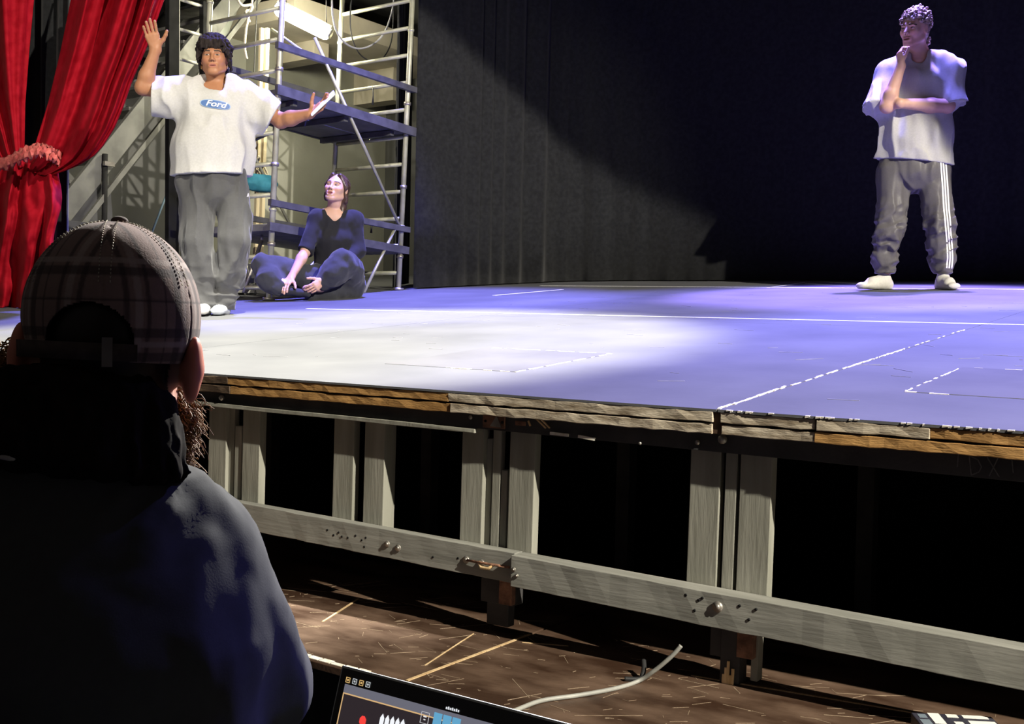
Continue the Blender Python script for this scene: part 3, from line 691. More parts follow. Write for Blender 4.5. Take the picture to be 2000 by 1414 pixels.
# ================================================================== FLUORESCENT LAMP
a = at_x(541, 14, -7.15); b = at_x(644, 66, -6.75)
lamp = empty('fluorescent_lamp', a); tag(lamp, 'glowing white fluorescent lamp hung at a slant in the scaffold', 'lamp')
d = b-a; L = np.linalg.norm(d); dn = d/L
mb = MB(); n = 14; prof = [(0, .035), (.02, .055), (.06, .066), (.5, .068), (.94, .066), (.98, .055), (1, .035)]
mb.tube([d*t for t, r in prof], [r for t, r in prof], n)
mb.build('diffuser', mat('lamp_diffuser', (.9, .9, .85), rough=.4, emit=(1.0, .94, .68), estr=240.0), lamp)
side = nrm(np.cross(dn, V(0, 0, 1))); upv = np.cross(side, dn)
MB().beam(d*-.01+upv*.05, d*1.01+upv*.05, .09, .03).build('housing', M_steel, lamp)
for t in (0, 1): MB().tube([d*t-dn*.012*(1 if t == 0 else -1), d*t], .04, 10).build('end_cap', M_steel, lamp)
for t in (.12, .88): MB().tube([d*t+upv*.06, d*t+V(0, 0, .95)], .004, 6).build('suspension_wire', M_cabk, lamp)

# ================================================================== STAIRS AGAINST THE LEFT WALL
M_stair = mat('dark_stair_paint', (.018, .018, .018), (.03, .03, .03), scale=6, rough=.8, spec=.1)
M_stairl = mat('stair_stringer_grey', (.12, .12, .11), (.20, .20, .18), scale=5, rough=.7, spec=.2)
M_tread = mat('stair_tread', (.10, .098, .09), (.18, .175, .16), scale=10, rough=.6)
s0 = at_x(168, 357, -7.9); s1 = at_x(452, 2, -7.9); sd = nrm(s1-s0); s0 = s0-sd*.5; s1 = s1+sd*.9
stairs = empty('staircase', (s0[0], s0[1], deck_z(s0[0], s0[1]))); tag(stairs, 'steep dark open staircase climbing the left wall behind the curtain', 'staircase')
so = A(stairs.location)
MB().beam(s0-so, s1-so, .05, .17).build('stringer', M_stairl, stairs, bevel=.004)
MB().beam(s0-so+V(-.80, 0, 0), s1-so+V(-.80, 0, 0), .05, .17).build('stringer', M_stair, stairs, bevel=.004)
nt = int((s1[2]-s0[2])/.215)
for k in range(nt):
    t = (k+.6)/nt; p = s0+(s1-s0)*t-so
    MB().box((p[0]-.80+.025, p[1]-.10, p[2]+.015), (p[0]-.025, p[1]+.12, p[2]+.045)).build('tread', M_tread, stairs, bevel=.004)
hr = V(0, 0, .50)
MB().tube([s0-so+hr+V(-.8, 0, .35), s1-so+hr+V(-.8, 0, .35)], .022, 8).build('handrail', M_stair, stairs)
MB().beam(s0-so+V(.05, .0, -.26), s1-so+V(.05, 0, -.26), .03, .04).build('soffit_rail', M_stairl, stairs)
for t in (.15, .4, .62, .85):
    p = s0+(s1-s0)*t-so; MB().tube([p+V(-.8, 0, .05), p+V(-.8, 0, .85)], .014, 6).build('baluster', M_stair, stairs)
p = at_x(205, 330, -7.85); MB().tube([V(p[0], p[1], p[2]-.9)-so, p+V(0, 0, .12)-so], .022, 8).build('stair_prop', M_stair, stairs)
MB().beam(p-so+V(.03, -.03, .04), p-so+V(.03, .06, .04), .03, .035).build('clamp', M_steel, stairs)
# big ventilation duct slanting up
a = at_x(405, 115, -8.3); b = at_x(465, -30, -8.3)
duct = MB().tube([V(0, 0, 0), b-a], .085, 14).build('duct', mat('pale_duct', (.30, .32, .28), (.42, .44, .40), scale=4, rough=.5)); duct.location = a
tag(duct, 'pale round duct slanting upward beside the stairs', 'duct')

# ================================================================== LADDER, BATTENS, PANELS
M_lad = mat('ladder_black', (.008, .008, .008), (.015, .015, .015), scale=8, rough=.8, spec=.05)
M_ladr = mat('ladder_rung_grey', (.26, .26, .22), (.36, .35, .3), scale=14, rough=.6)
lb = at_x(336, 560, -7.35); lb[2] = deck_z(lb[0], lb[1])
lad = empty('ladder', lb); tag(lad, 'tall black ladder with pale rungs standing by the staircase', 'ladder')
tp = at_x(322, -20, -7.35)-lb; tp[0] = 0.0; tp[1] *= .3
sd = V(0, .30, 0)
MB().beam(V(0, 0, 0), tp, .10, .05, upv=(1, 0, 0)).build('stile', M_lad, lad, bevel=.003)
MB().beam(V(0, .05, 0)+V(0, .0, 0), tp+V(0, .05, 0), .006, .052, upv=(1, 0, 0)).build('stile_edging', M_ladr, lad)
MB().beam(sd, tp+sd, .04, .05, upv=(1, 0, 0)).build('stile', M_lad, lad, bevel=.003)
z = .25
while z < tp[2]:
    q = tp*(z/tp[2]); MB().tube([q+V(0, .02, 0), q+sd], .014, 8).build('rung', M_ladr, lad); z += .235
# leaning thin blue rod
a = at_x(303, 438, -7.7); b = at_x(336, 352, -7.7); d = nrm(b-a); a = a-d*((a[2]-deck_z(a[0], a[1]))/d[2])
o = MB().tube([V(0, 0, 0), b-a+d*.2], .009, 7).build('rod', mat('blue_grey_rod', (.15, .24, .34), (.2, .3, .42), rough=.4)); o.location = a; tag(o, 'thin blue grey rod leaning against the ladder', 'rod')
# pale timber battens standing behind the tower
M_bat = mat('pale_batten', (.50, .42, .26), (.64, .55, .36), scale=8, rough=.8, stretch=(5, 5, .6))
for k, (px, tx, lab) in enumerate(((497, 511, 'pale timber batten standing behind the scaffold, left of the pair'), (508, 522, 'pale timber batten standing behind the scaffold, right of the pair'))):
    a = at_x(px, 562, -7.4+.03*k); a[2] = deck_z(a[0], a[1]); b = at_x(tx, 55, -7.4+.03*k)
    o = MB().beam(V(0, 0, 0), b-a, .035, .03, upv=(1, 0, 0)).build('batten', M_bat, bevel=.002); o.location = a; tag(o, lab, 'batten', 'pale battens behind the scaffold')
# rope tied round the battens and teal cloth on a rung
c = at_x(507, 325, -7.35); mb = MB(); rg = random.Random(4)
P = [V(rg.gauss(0, .03), rg.gauss(0, .04), rg.gauss(0, .05)) for k in range(14)]
mb.tube(smooth_pts(P, 5), .008, 6); o = mb.build('rope_knot', M_rope); o.location = c; tag(o, 'bundle of pale cord tied round the battens', 'rope')
c = at_x(510, 352, XA+.1)
def cloth_bundle():
    n, m = 18, 10; vs = []; fs = []
    for i in range(m):
        t = i/(m-1)
        for k in range(n):
            a = 2*pi*k/n; r = (.10+.02*sin(3*a)+.012*sin(7*a+t*4))*(.75+.35*sin(pi*min(1, t*1.15)))
            vs.append((r*cos(a)*.75, r*sin(a)*1.25, -.09+.13*t))
    for i in range(m-1):
        for k in range(n): fs.append((i*n+k, i*n+(k+1) % n, (i+1)*n+(k+1) % n, (i+1)*n+k))
    fs += [tuple(range(n-1, -1, -1)), tuple((m-1)*n+k for k in range(n))]
    return MB().add(vs, fs, True)
o = cloth_bundle().build('cloth_bundle', mat('teal_cloth', (.02, .16, .22), (.04, .24, .32), scale=12, rough=.8)); o.location = c; tag(o, 'teal cloth bundle lying on a lower scaffold rung', 'cloth')
# dark flats leaning by the curtain
M_flat = mat('dark_grey_flat', (.030, .030, .036), (.055, .055, .064), scale=4, rough=.6, bump=.1)
def flat(name, x, pxl, pyl, pxr, pyr, lean, label, dz=0):
    a = at_x(pxl, pyl, x); b = at_x(pxr, pyr, x); zl = deck_z(x, a[1]); zr = deck_z(x, b[1])
    th = .03; pts = [(x+lean, a[1], zl), (x+lean, b[1], zr), (x+lean-th, b[1], zr), (x+lean-th, a[1], zl), (x, a[1], a[2]), (x, b[1], b[2]), (x-th, b[1], b[2]), (x-th, a[1], a[2])]
    base = A(pts[0]); r = empty(name, base); tag(r, label, 'panel')
    MB().hexa([A(p)-base for p in pts]).build('board', M_flat, r, bevel=.003)
    m0 = (A(pts[0])+A(pts[4]))/2; m1 = (A(pts[1])+A(pts[5]))/2
    MB().beam(m0-base+V(.012, .02, 0), m1-base+V(.012, -.02, -.02), .012, .02).build('batten', M_flat, r)
    p = (A(pts[5])*.55+A(pts[1])*.45)-base; MB().tube([p+V(.0, -.03, -.1), p+V(.03, .03, -.05), p+V(.03, .03, .05), p+V(0, -.03, .1)], .015, 8).build('handle', M_cabk, r)
flat('flat_panel', -8.0, 95, 347, 216, 362, .12, 'dark grey painted flat leaning beside the red curtain')
flat('flat_panel', -7.8, 80, 425, 200, 437, .10, 'lower dark flat leaning in front of the taller one')
# metal folding stand behind the speaker's legs
c = at_x(495, 560, -6.3); c[2] = deck_z(c[0], c[1])
st = empty('folding_stand', c); tag(st, 'folded grey metal stand leaning between speaker and seated woman', 'stand')
t_ = at_x(511, 470, -6.3)-c; l_ = at_x(476, 572, -6.3)-c
MB().tube([l_*1.0, t_], .014, 8).build('tube_leg', M_steel, st); MB().tube([t_, t_+V(0, .0, .05)], .010, 8).build('hook', M_steel, st)
for (a, b) in (((478, 505), (500, 575)), ((505, 540), (478, 575))):
    MB().tube([at_x(*a, -6.4)-c, at_x(*b, -6.4)-c], .009, 7).build('cross_leg', M_scaf, st)
MB().beam(at_x(468, 548, -6.4)-c, at_x(510, 548, -6.4)-c, .02, .035).build('cross_bar', M_scafb, st)
c = at_x(490, 556, -7.0); z0 = deck_z(c[0], c[1]); o = MB().box((-.12, -.28, 0), (.12, .30, .24)).build('crate', mat('pale_crate', (.34, .34, .30), (.45, .45, .4), scale=7, rough=.8), bevel=.006); o.location = (c[0], c[1]+.1, z0); tag(o, 'pale grey crate on the floor behind the metal stand', 'crate')

# ================================================================== BLACK BACKDROP
M_drape = mat('black_velour', (.010, .0105, .012), (.017, .018, .02), scale=30, rough=.9, spec=.15, sheen=.15)
def drape(name, path, foldw, amp, z1, m, label, seg=9, seed=1, z0off=.01, fade=None):
    P = [V(*p) for p in path]; rg = random.Random(seed); pts = []
    for a, b in zip(P, P[1:]):
        n = max(2, int(np.linalg.norm(b-a)/.028))
        for k in range(n): pts.append(a+(b-a)*k/n)
    pts.append(P[-1]); N = len(pts); s = 0; ph = 0; vs = []; fs = []; nz = seg
    base = V(pts[0][0], pts[0][1], deck_z(pts[0][0], pts[0][1]))
    amps = []; phs = []
    for i in range(N):
        if i: ph += np.linalg.norm(pts[i]-pts[i-1])*2*pi/(foldw*(1+.35*sin(i*.071)+.2*sin(i*.173+1)))
        phs.append(ph); amps.append(amp*(.6+.4*sin(i*.05+seed))*(fade(pts[i]) if fade else 1))
    for j in range(nz+1):
        t = j/nz
        for i in range(N):
            tv = nrm(pts[min(i+1, N-1)]-pts[max(i-1, 0)]); nv = V(-tv[1], tv[0])
            p = pts[i]+nv*amps[i]*(sin(phs[i])+.35*sin(2.3*phs[i]+t*1.2))*(.8+.2*t)
            z0 = deck_z(p[0], p[1])+z0off; vs.append((p[0]-base[0], p[1]-base[1], z0+(z1-z0)*t-base[2]))
    for j in range(nz):
        for i in range(N-1): fs.append((j*N+i, j*N+i+1, (j+1)*N+i+1, (j+1)*N+i))
    o = MB().add(vs, fs, True).build(name, m); o.location = base
    sol = o.modifiers.new('solid', 'SOLIDIFY'); sol.thickness = .004
    return tag(o, label, 'curtain')
drape('backdrop_curtain', [(5.5, 8.95), (-1.7, 8.84), (-4.9, 8.62), (-5.45, 8.40), (-5.75, 7.75), (-6.03, 6.98)], .26, .035, 7.2, M_drape, 'tall black velour backdrop closing the rear of the stage', fade=lambda p: .30 if p[0] > -4.6 else (1.0 if p[0] < -5.3 else .65))
drape('wing_curtain', [(-6.30, 7.05), (-6.55, 7.35), (-6.75, 7.75)], .2, .03, 7.2, M_drape, 'narrow black wing curtain hanging behind the scaffold uprights', seed=3)

a_ = at_y(140, 100, 4.5)
drape('fold_shade_cloth', [(-8.7, 4.5), (a_[0], 4.5)], .22, .03, 7.2, M_drape, 'black cloth added behind the red curtain slit as fold shadow', seed=5)  # cloth behind the slit stands in for shadow in the deep red folds
# ================================================================== RED CURTAIN
M_red = mat('red_velvet', (.24, .002, .008), (.33, .006, .016), scale=16, rough=.75, spec=.08, bump=.08, bscale=120)
def interp(tab, v):
    xs = [t[0] for t in tab]; return float(np.interp(v, xs, [t[1] for t in tab]))
YC = 4.2
def red_curtain():
    def sheet(NU, NV, py0, py1, left, right, point):
        vs = []; fs = []
        for j in range(NV):
            py = py0+(py1-py0)*j/(NV-1)
            for i in range(NU):
                u = i/(NU-1); xl = interp(left, py); xr = interp(right, py); vs.append(point(u, j/(NV-1), xl+(xr-xl)*u, py))
        for j in range(NV-1):
            for i in range(NU-1): fs.append((j*NU+i, (j+1)*NU+i, (j+1)*NU+i+1, j*NU+i+1))
        return vs, fs
    base = V(-7.15, YC, deck_z(-7.15, YC))
    def upper(nf, amp, seed):
        def pt(u, g, px, py):
            w = u*2*pi*nf+1.1*sin(u*6.5+seed); roll = .10*(math.exp(-(u/.05)**2)+math.exp(-((1-u)/.03)**2))*(1-g)
            dep = (amp*(1-g)**.8+.03)*(sin(w)*(.7+.3*sin(u*5.3+seed))+.28*sin(2.3*w+.7+g*2))+roll
            p = at_y(px, py+14*sin(pi*u)*g*g*u, YC); return p+nrm(p-CAM)*(dep-.02*g)
        return pt
    def lower(u, t, px, py):
        w = u*2*pi*4.2+1.6*sin(t*2.6+u*3)+.6*sin(u*13+t*3)
        nz_ = float(vnoise(A([[u*5+1, t*5+.7*sin(u*4), 3.3]]))[0]-.5)*.16+float(vnoise(A([[u*11+t*3, t*12-u*5, 7.7]]))[0]-.5)*.075
        dep = (.045+.05*t)*(sin(w)+.3*sin(2.1*w+t*4))+nz_*(1.1-.75*t)-.16*sin(pi*min(1, t*1.35))*(1-.6*t)*(.35+.65*sin(pi*u))
        p = at_y(px+5*sin(t*14+u*4)*(1-t)*u, py, YC); p = p+nrm(p-CAM)*dep
        if t > .999: p[2] = deck_z(p[0], p[1])+.006
        return p
    def make(name, data, parent, nm):
        o = MB().add([p-base for p in data[0]], data[1], True).build(name, M_red, parent); sol = o.modifiers.new('solid', 'SOLIDIFY'); sol.thickness = .006; return o
    o = make('red_curtain', sheet(110, 70, 318, 604, [(318, -30), (420, -45), (520, -60), (604, -70)], [(318, 114), (335, 119), (370, 119), (410, 116), (450, 110), (490, 104), (540, 94), (604, 78)], lower), None, '')
    o.location = base; tag(o, 'red velvet stage curtain swept aside and gathered by a ruffled tieback', 'curtain')
    make('curtain_swag', sheet(110, 70, -90, 334, [(-90, 165), (0, 138), (100, 118), (200, 94), (290, 66), (334, 40)], [(-90, 338), (0, 320), (60, 300), (100, 284), (160, 258), (210, 241), (250, 224), (285, 202), (305, 184), (320, 158), (330, 132), (334, 116)], upper(3.2, .15, .5)), o, '')
    make('curtain_swag', sheet(70, 60, -90, 322, [(-90, -420), (0, -330), (120, -210), (220, -110), (300, -40), (322, -30)], [(-90, 84), (0, 66), (100, 56), (200, 48), (290, 46), (322, 52)], upper(4.2, .15, 2.0)), o, '')
    # ruffled tieback
    path = smooth_pts([at_y(-30, 335, YC-.13), at_y(10, 320, YC-.15), at_y(45, 304, YC-.17), at_y(75, 294, YC-.15), at_y(100, 300, YC-.10), at_y(116, 312, YC-.02)], 14)
    mb = MB(); rg = random.Random(2); n = 10; vs2 = []; f2 = []
    for i, p in enumerate(path):
        for k in range(n):
            a = 2*pi*k/n; r = .030+.014*sin(i*1.25+3*a)+rg.uniform(-.006, .006)
            vs2.append(p-base+V(.25*r*sin(i*.9), r*cos(a)*.7, r*1.25*sin(a)))
    for i in range(len(path)-1):
        for k in range(n): f2.append((i*n+k, (i+1)*n+k, (i+1)*n+(k+1) % n, i*n+(k+1) % n))
    t = mb.add(vs2, f2, True).build('tieback', mat('dusty_pink_ruffle', (.42, .06, .06), (.60, .14, .12), scale=30, rough=.8), o)
    t['label'] = 'ruffled dusty pink tieback band'
red_curtain()

# ================================================================== PERSON 1: speaker in a white T-shirt
def speaker():
    g = Figure(410, 616, 'person in white T-shirt and grey sweatpants speaking with both arms raised'); J = g.J
    # ---- joints
    neck = J(426, 172, .02); hd = Head(J(418, 115, -.01), yaw=-7, pitch=-2, roll=-3, sc=.93)
    shL, elL, wrL = J(352, 181, .02), J(279, 171, .0), J(304, 96, -.05)
    shR, elR, wrR = J(480, 186, .02), J(548, 236, -.02), J(606, 222, -.16)
    hipL, hipR = J(392, 360, .02), J(444, 360, .02)
    knL, knR = J(388, 470, -.03), J(455, 470, -.05); anL, anR = J(397, 594, .03), J(437, 586, .06)
    S = Sdf(); hd.build(S, jaw=1.0, nose=1.0)
    S.chain([hd.p(0, .030, -.05), hd.p(0, .035, -.10), neck], [.050, .047, .054], .025)
    S.ecap(J(418, 345, .02), J(420, 262, .02), (.15, .105), (.135, .095)); S.ecap(J(420, 262, .02), J(423, 200, .02), (.135, .095), (.15, .10)); S.cap(shL, shR, .055, None, .04)
    S.chain([shL, elL], [.055, .042], .03); S.chain([elL, elL+(wrL-elL)*.3, wrL], [.041, .042, .026], .02)
    S.chain([shR, elR], [.055, .042], .03); S.chain([elR, elR+(wrR-elR)*.35, wrR], [.042, .043, .027], .02)
    for h_, k_, a_ in ((hipL, knL, anL), (hipR, knR, anR)): S.chain([h_, k_, a_], [.085, .055, .038], .03)
    hand(S, wrL, J(289, 40, -.09)-wrL, (0, -1, .1), (1, 0, .2), (6, 5, 6, 9), .05, 1.0, (.55, .85, .2))
    hand(S, wrR, J(642, 197, -.20)-wrR, (-.68, -.15, .73), (-.25, .65, .45), (12, 14, 15, 18), .05, .98, (.55, .55, .75))
    v, f = S.mesh(.006)
    parts = []
    for c, r in ((hd.o+V(0, 0, -.03), V(.13, .16, .185)), ((J(296, 110, -.05)), V(.11, .14, .25)), (J(606, 222, -.12), V(.23, .20, .16))):
        lo, hi = c-r, c+r; v, f = drop_inside(v, f, lo, hi); parts.append(S.mesh(.0024, lo-.006, hi+.006))
    v, f = join([(v, f)]+parts); v = relax(v, f, 1, .35)
    skin = (.37, .17, .09); col = hd.colour(v, skin, (.36, .13, .10), gaze=-.001, browz=.001)
    g.add('body', v, f, mskin('skin_brown'), col)
    # ---- hair: short dark tousled crop with fringe
    H = Sdf(); hd.ell(H, (0, .026, .052), (.090, .098, .088), .01); hd.ell(H, (0, .075, -.005), (.066, .045, .075), .03)
    rg = random.Random(1)
    for k in range(170):
        a = rg.uniform(-2.6, 2.6); e = rg.uniform(.0, 1.45); nv = V(sin(a)*cos(e), -cos(a)*cos(e), sin(e)); x, y, z = nv[0]*.089, nv[1]*.094+.024, .048+nv[2]*.086
        if y < -.05 and z < .085: continue
        fl = V(nv[0]*.5+rg.gauss(0, .35), -.55+rg.gauss(0, .35), -.55+rg.gauss(0, .25)); fl = nrm(fl-nv*(fl@nv)*.85); L = rg.uniform(.025, .045)
        hd.cap(H, (x, y, z), tuple(V(x, y, z)+fl*L+nv*rg.uniform(0, .012)), .0125, .004, .004)
    for k in range(22):   # fringe
        x = -.062+k*.0058+rg.gauss(0, .002); zt = .090; zl = .056+.014*sin(k*1.9)+rg.gauss(0, .005)+(.012 if 8 < k < 13 else 0)
        hd.cap(H, (x*.8, -.070, zt), (x+rg.gauss(-.004, .006), -.090+abs(x)*.35, zl), .013, .004, .005)
    for q in (-1, 1):
        for k in range(9): hd.cap(H, (q*.084, -.035+.013*k, .045), (q*(.090+rg.uniform(-.003, .006)), -.035+.013*k+rg.gauss(0, .006), -.002-.030*(k > 5)+rg.gauss(0, .010)), .012, .004, .006)
    for k in range(10): hd.cap(H, (-.06+k*.013, .095, -.03), (-.07+k*.0155, .10, -.105+rg.gauss(0, .01)), .015, .005, .008)
    for k in range(130):
        a = rg.uniform(-2.7, 2.7); e = rg.uniform(.0, 1.4); nv = V(sin(a)*cos(e), -cos(a)*cos(e), sin(e)); x, y, z = nv[0]*.094, nv[1]*.098+.026, .052+nv[2]*.092
        if y < -.03 and z < .080: continue
        r = rg.uniform(.010, .022); s_ = rg.uniform(.98, 1.06); hd.ell(H, (x*s_, y*s_, z*s_), (r, r*.9, r*.7), .004)
    for q in (-1, 1): hd.ell(H, (q*.092, .010, -.010), (.020, .016, .024), .006, 's')
    H.fold(.006, (60, 60, 28), 2, ridge=True); H.fold(.003, (120, 120, 60), 3)
    v, f = H.mesh(.0034); n = vnoise(v*A([150, 150, 60])); g.add('hair', v, f, mat('hair_black', (.9, .9, .9), (1, 1, 1), rough=.85, vcol=True, spec=.08), A([.022, .017, .016])*(.5+1.1*n[:, None]))
    strands(g, hd, 'hair_locks', 620, 3, (0, .026, .052), (.092, .100, .090), lambda n: not (n[1] < -.35 and n[2] < .42) and n[2] > -.05, lambda n: V(n[0]*.6, -.7 if n[2] > .35 else .15, -.9+(.6 if n[2] > .7 else 0)), (.03, .07), .0026, .004, 1.0, mat('hair_lock_black', (.012, .009, .009), (.035, .028, .026), scale=60, rough=.7, spec=.15), lift=.16)
    for q, z in ((-1, -.050), (1, -.046)):
        mb = MB(); c = hd.p(q*.078, .008, z); mb.tube([c+hd.R@(V(.0, cos(a), sin(a))*.011) for a in np.linspace(0, 2*pi, 14)], .0022, 6); mb.build('earring', mat('gold', (.75, .55, .25), rough=.25, metal=1), g.root)
    # ---- T-shirt
    T = Sdf(); T.shell = 0
    T.ecap(J(413, 385, .02), J(417, 290, .02), (.212, .160), (.198, .150), k=.05); T.ecap(J(417, 290, .02), J(420, 212, .02), (.198, .15), (.182, .135), k=.05)
    T.cap(J(362, 188, .02), J(475, 190, .02), .068, None, .07); T.cap(J(395, 172, .02), J(452, 173, .02), .058, None, .06)
    T.ecap(J(368, 192, .02), J(285, 188, .01), (.085, .10), (.088, .095), (0, 1, 0), .05, endk=.3); T.ecap(J(468, 192, .02), J(545, 235, -.02), (.085, .10), (.085, .095), (0, 1, 0), .05, endk=.3)
    T.ecap(J(425, 178, -.03), J(424, 140, -.02), (.062, .066), (.072, .072), k=.010, op='s')
    T.fold(.022, (7, 7, 2.2), 1, ridge=True); T.fold(.012, (10, 8, 3), 2, axes=[[.8, 0, .6], [0, 1, 0], [-.6, 0, .8]], where=lambda P: np.clip((P[:, 2]-.95)/.25, 0, 1))
    T.fold(.012, (10, 8, 3), 4, axes=[[.8, 0, -.6], [0, 1, 0], [.6, 0, .8]], where=lambda P: np.clip((P[:, 2]-.95)/.25, 0, 1)*np.clip((.12-P[:, 0])/.12, 0, 1)); T.fold(.004, (16, 16, 6), 3)
    c_ = J(420.5, 211.5, 0); T.disp = [(lambda P, fn=fn: fn(P)*(1-.92*np.exp(-((P[:, 0]-c_[0])/.11)**4-((P[:, 2]-c_[2])/.055)**4)*(P[:, 1] < 0))) for fn in T.disp]
    hem = J(413, 343, 0); T.cut(hem, (.06, 0, -1))
    eL = J(296, 188, 0); T.cut(eL, (-1, 0, .02), .2); eR = J(531, 232, -.02); T.cut(eR, nrm(J(560, 246, 0)-J(500, 210, 0)), .2)
    v, f = T.mesh(.0055); v = relax(v, f, 1, .4)
    col = np.tile(A([.50, .492, .482]), (len(v), 1)); ts = g.add('t_shirt', v, f, mcloth('cotton'), col)
    C_ = J(423, 140, -.02); bt_ = bvh_of(v, f)
    # chest emblem: blue oval with a pale rim and script letters
    c = J(420.5, 211.5, 0); rx, rz = .083, .0245
    def oval(name, rx, rz, off, m, ex=3.0):
        pts = [(c[0], c[2])]; fs = []; N = 48; RG = 5
        for r in range(1, RG+1):
            for k in range(N):
                a = 2*pi*k/N; ca, sa = cos(a), sin(a); s = (abs(ca)**ex+abs(sa)**ex)**(-1/ex); pts.append((c[0]+rx*ca*s*r/RG, c[2]+rz*sa*s*r/RG-.006*(rx*ca*s*r/RG)/rx))
        for k in range(N): fs.append((0, 1+k, 1+(k+1) % N))
        for r in range(RG-1):
            for k in range(N): fs.append((1+r*N+k, 1+(r+1)*N+k, 1+(r+1)*N+(k+1) % N, 1+r*N+(k+1) % N))
        return MB().add(conform(pts, bt_, off), fs, True).build(name, m, ts)
    oval('emblem_rim', rx, rz, .0050, mat('emblem_pale_blue', (.25, .38, .60), (.3, .42, .62), rough=.6), 2.6)
    oval('emblem_oval', rx*.94, rz*.86, .0075, mat('emblem_blue', (.035, .10, .30), (.05, .14, .36), rough=.5), 2.6)
    cu = bpy.data.curves.new('t', 'FONT'); cu.body = 'Ford'; cu.size = .050; cu.shear = .35; cu.align_x = 'CENTER'; cu.align_y = 'CENTER'; cu.resolution_u = 3; cu.offset = .0009
    to = bpy.data.objects.new('t', cu); COL.objects.link(to); dg = bpy.context.evaluated_depsgraph_get(); me = bpy.data.meshes.new_from_object(to.evaluated_get(dg)); bpy.data.objects.remove(to)
    vs = [(c[0]+p.co.x*1.15, c[2]+p.co.y*.92-.006*p.co.x*1.15/rx) for p in me.vertices]; fs = [tuple(p.vertices) for p in me.polygons]
    MB().add(conform(vs, bt_, .0115), fs).build('emblem_letters', mat('emblem_white', (.82, .84, .86), rough=.6), ts)
    # ---- sweatpants
    Pn = Sdf(); Pn.ecap(J(414, 352, .02), J(418, 372, .02), (.185, .125), (.185, .12), k=.02)
    Pn.chain([J(385, 372, .02), J(386, 470, -.02), J(393, 560, .02), J(397, 598, .03)], [.092, .080, .068, .054], .008)
    Pn.chain([J(454, 372, .02), J(459, 465, -.05), J(445, 545, .02), J(434, 590, .05)], [.092, .080, .070, .056], .008)
    Pn.fold(.022, (11, 11, 3.2), 5, ridge=True); Pn.fold(.022, (7, 7, 16), 6, ridge=True, where=lambda P: np.clip((.30-P[:, 2])/.2, 0, 1)); Pn.fold(.006, (14, 14, 6), 8)
    Pn.cut(V(0, 0, .035), (0, 0, -1))
    v, f = Pn.mesh(.0065); v = relax(v, f, 1, .4); col = np.tile(A([.070, .070, .072]), (len(v), 1)); pn = g.add('sweatpants', v, f, mcloth('fleece', .2, .9, .3), col)
    e = J(484, 383, 0); tri = conform([(e[0]-.008, e[2]-.012), (e[0]+.008, e[2]-.012), (e[0]+.004, e[2]+.014), (e[0]-.002, e[2]+.010)], bvh_of(v, f), .003)
    MB().add(tri, [(0, 1, 2, 3)]).build('small_logo', M_tape, pn)
    # ---- feet in pale socks and shoe
    def shoe(ank, toe, nm, c_):
        Q = Sdf(); b = ank.copy(); b[2] = .045; t = toe.copy(); t[2] = .028; hl = b+(b-t)*.28; hl[2] = .036
        Q.cap(hl, b, .036, .042, .02); Q.ecap(b, t, (.042, .040), (.040, .026), np.cross(V(0, 0, 1), t-b), .03); Q.cap(b, ank+V(0, 0, .03), .040, .038, .03); Q.cut(V(0, 0, .004), (0, 0, -1)); Q.fold(.003, (25, 25, 25), 9)
        v, f = Q.mesh(.005); g.add(nm, v, f, mcloth('cotton'), np.tile(A(c_), (len(v), 1)))
    shoe(J(399, 598, .03), J(393, 621, -.10), 'sock', [.62, .61, .60]); shoe(J(434, 590, .06), J(425, 611, -.07), 'sock', [.50, .53, .60])
    # ---- thin tablet held in the raised left hand (a thing of its own)
    a = g.J(613, 228, -.185); b = g.J(658, 186, -.235); d = nrm(b-a); L = np.linalg.norm(b-a); n_ = nrm(V(-.68, -.22, .70)); n_ = nrm(n_-d*(n_@d)); w = np.cross(d, n_)
    M = Matrix(((g.er[0], g.ef[0], 0, g.O[0]), (g.er[1], g.ef[1], 0, g.O[1]), (0, 0, 1, g.O[2]), (0, 0, 0, 1)))
    mid = (a+b)/2+n_*.022; wp = M@Vector(mid); ph = empty('notebook', wp, atan2(g.er[1], g.er[0])); tag(ph, 'thin white notebook held in the hand of the person in white T-shirt', 'notebook')
    MB().beam(-d*L/2, d*L/2, .125, .007, upv=n_).build('pages', mat('paper_white', (.78, .78, .80), (.85, .85, .86), rough=.6), ph, bevel=.001)
    MB().beam(-d*L/2-n_*.0045, d*L/2-n_*.0045, .128, .002, upv=n_).build('cover', mat('cover_grey', (.30, .33, .40), rough=.4), ph)
speaker()

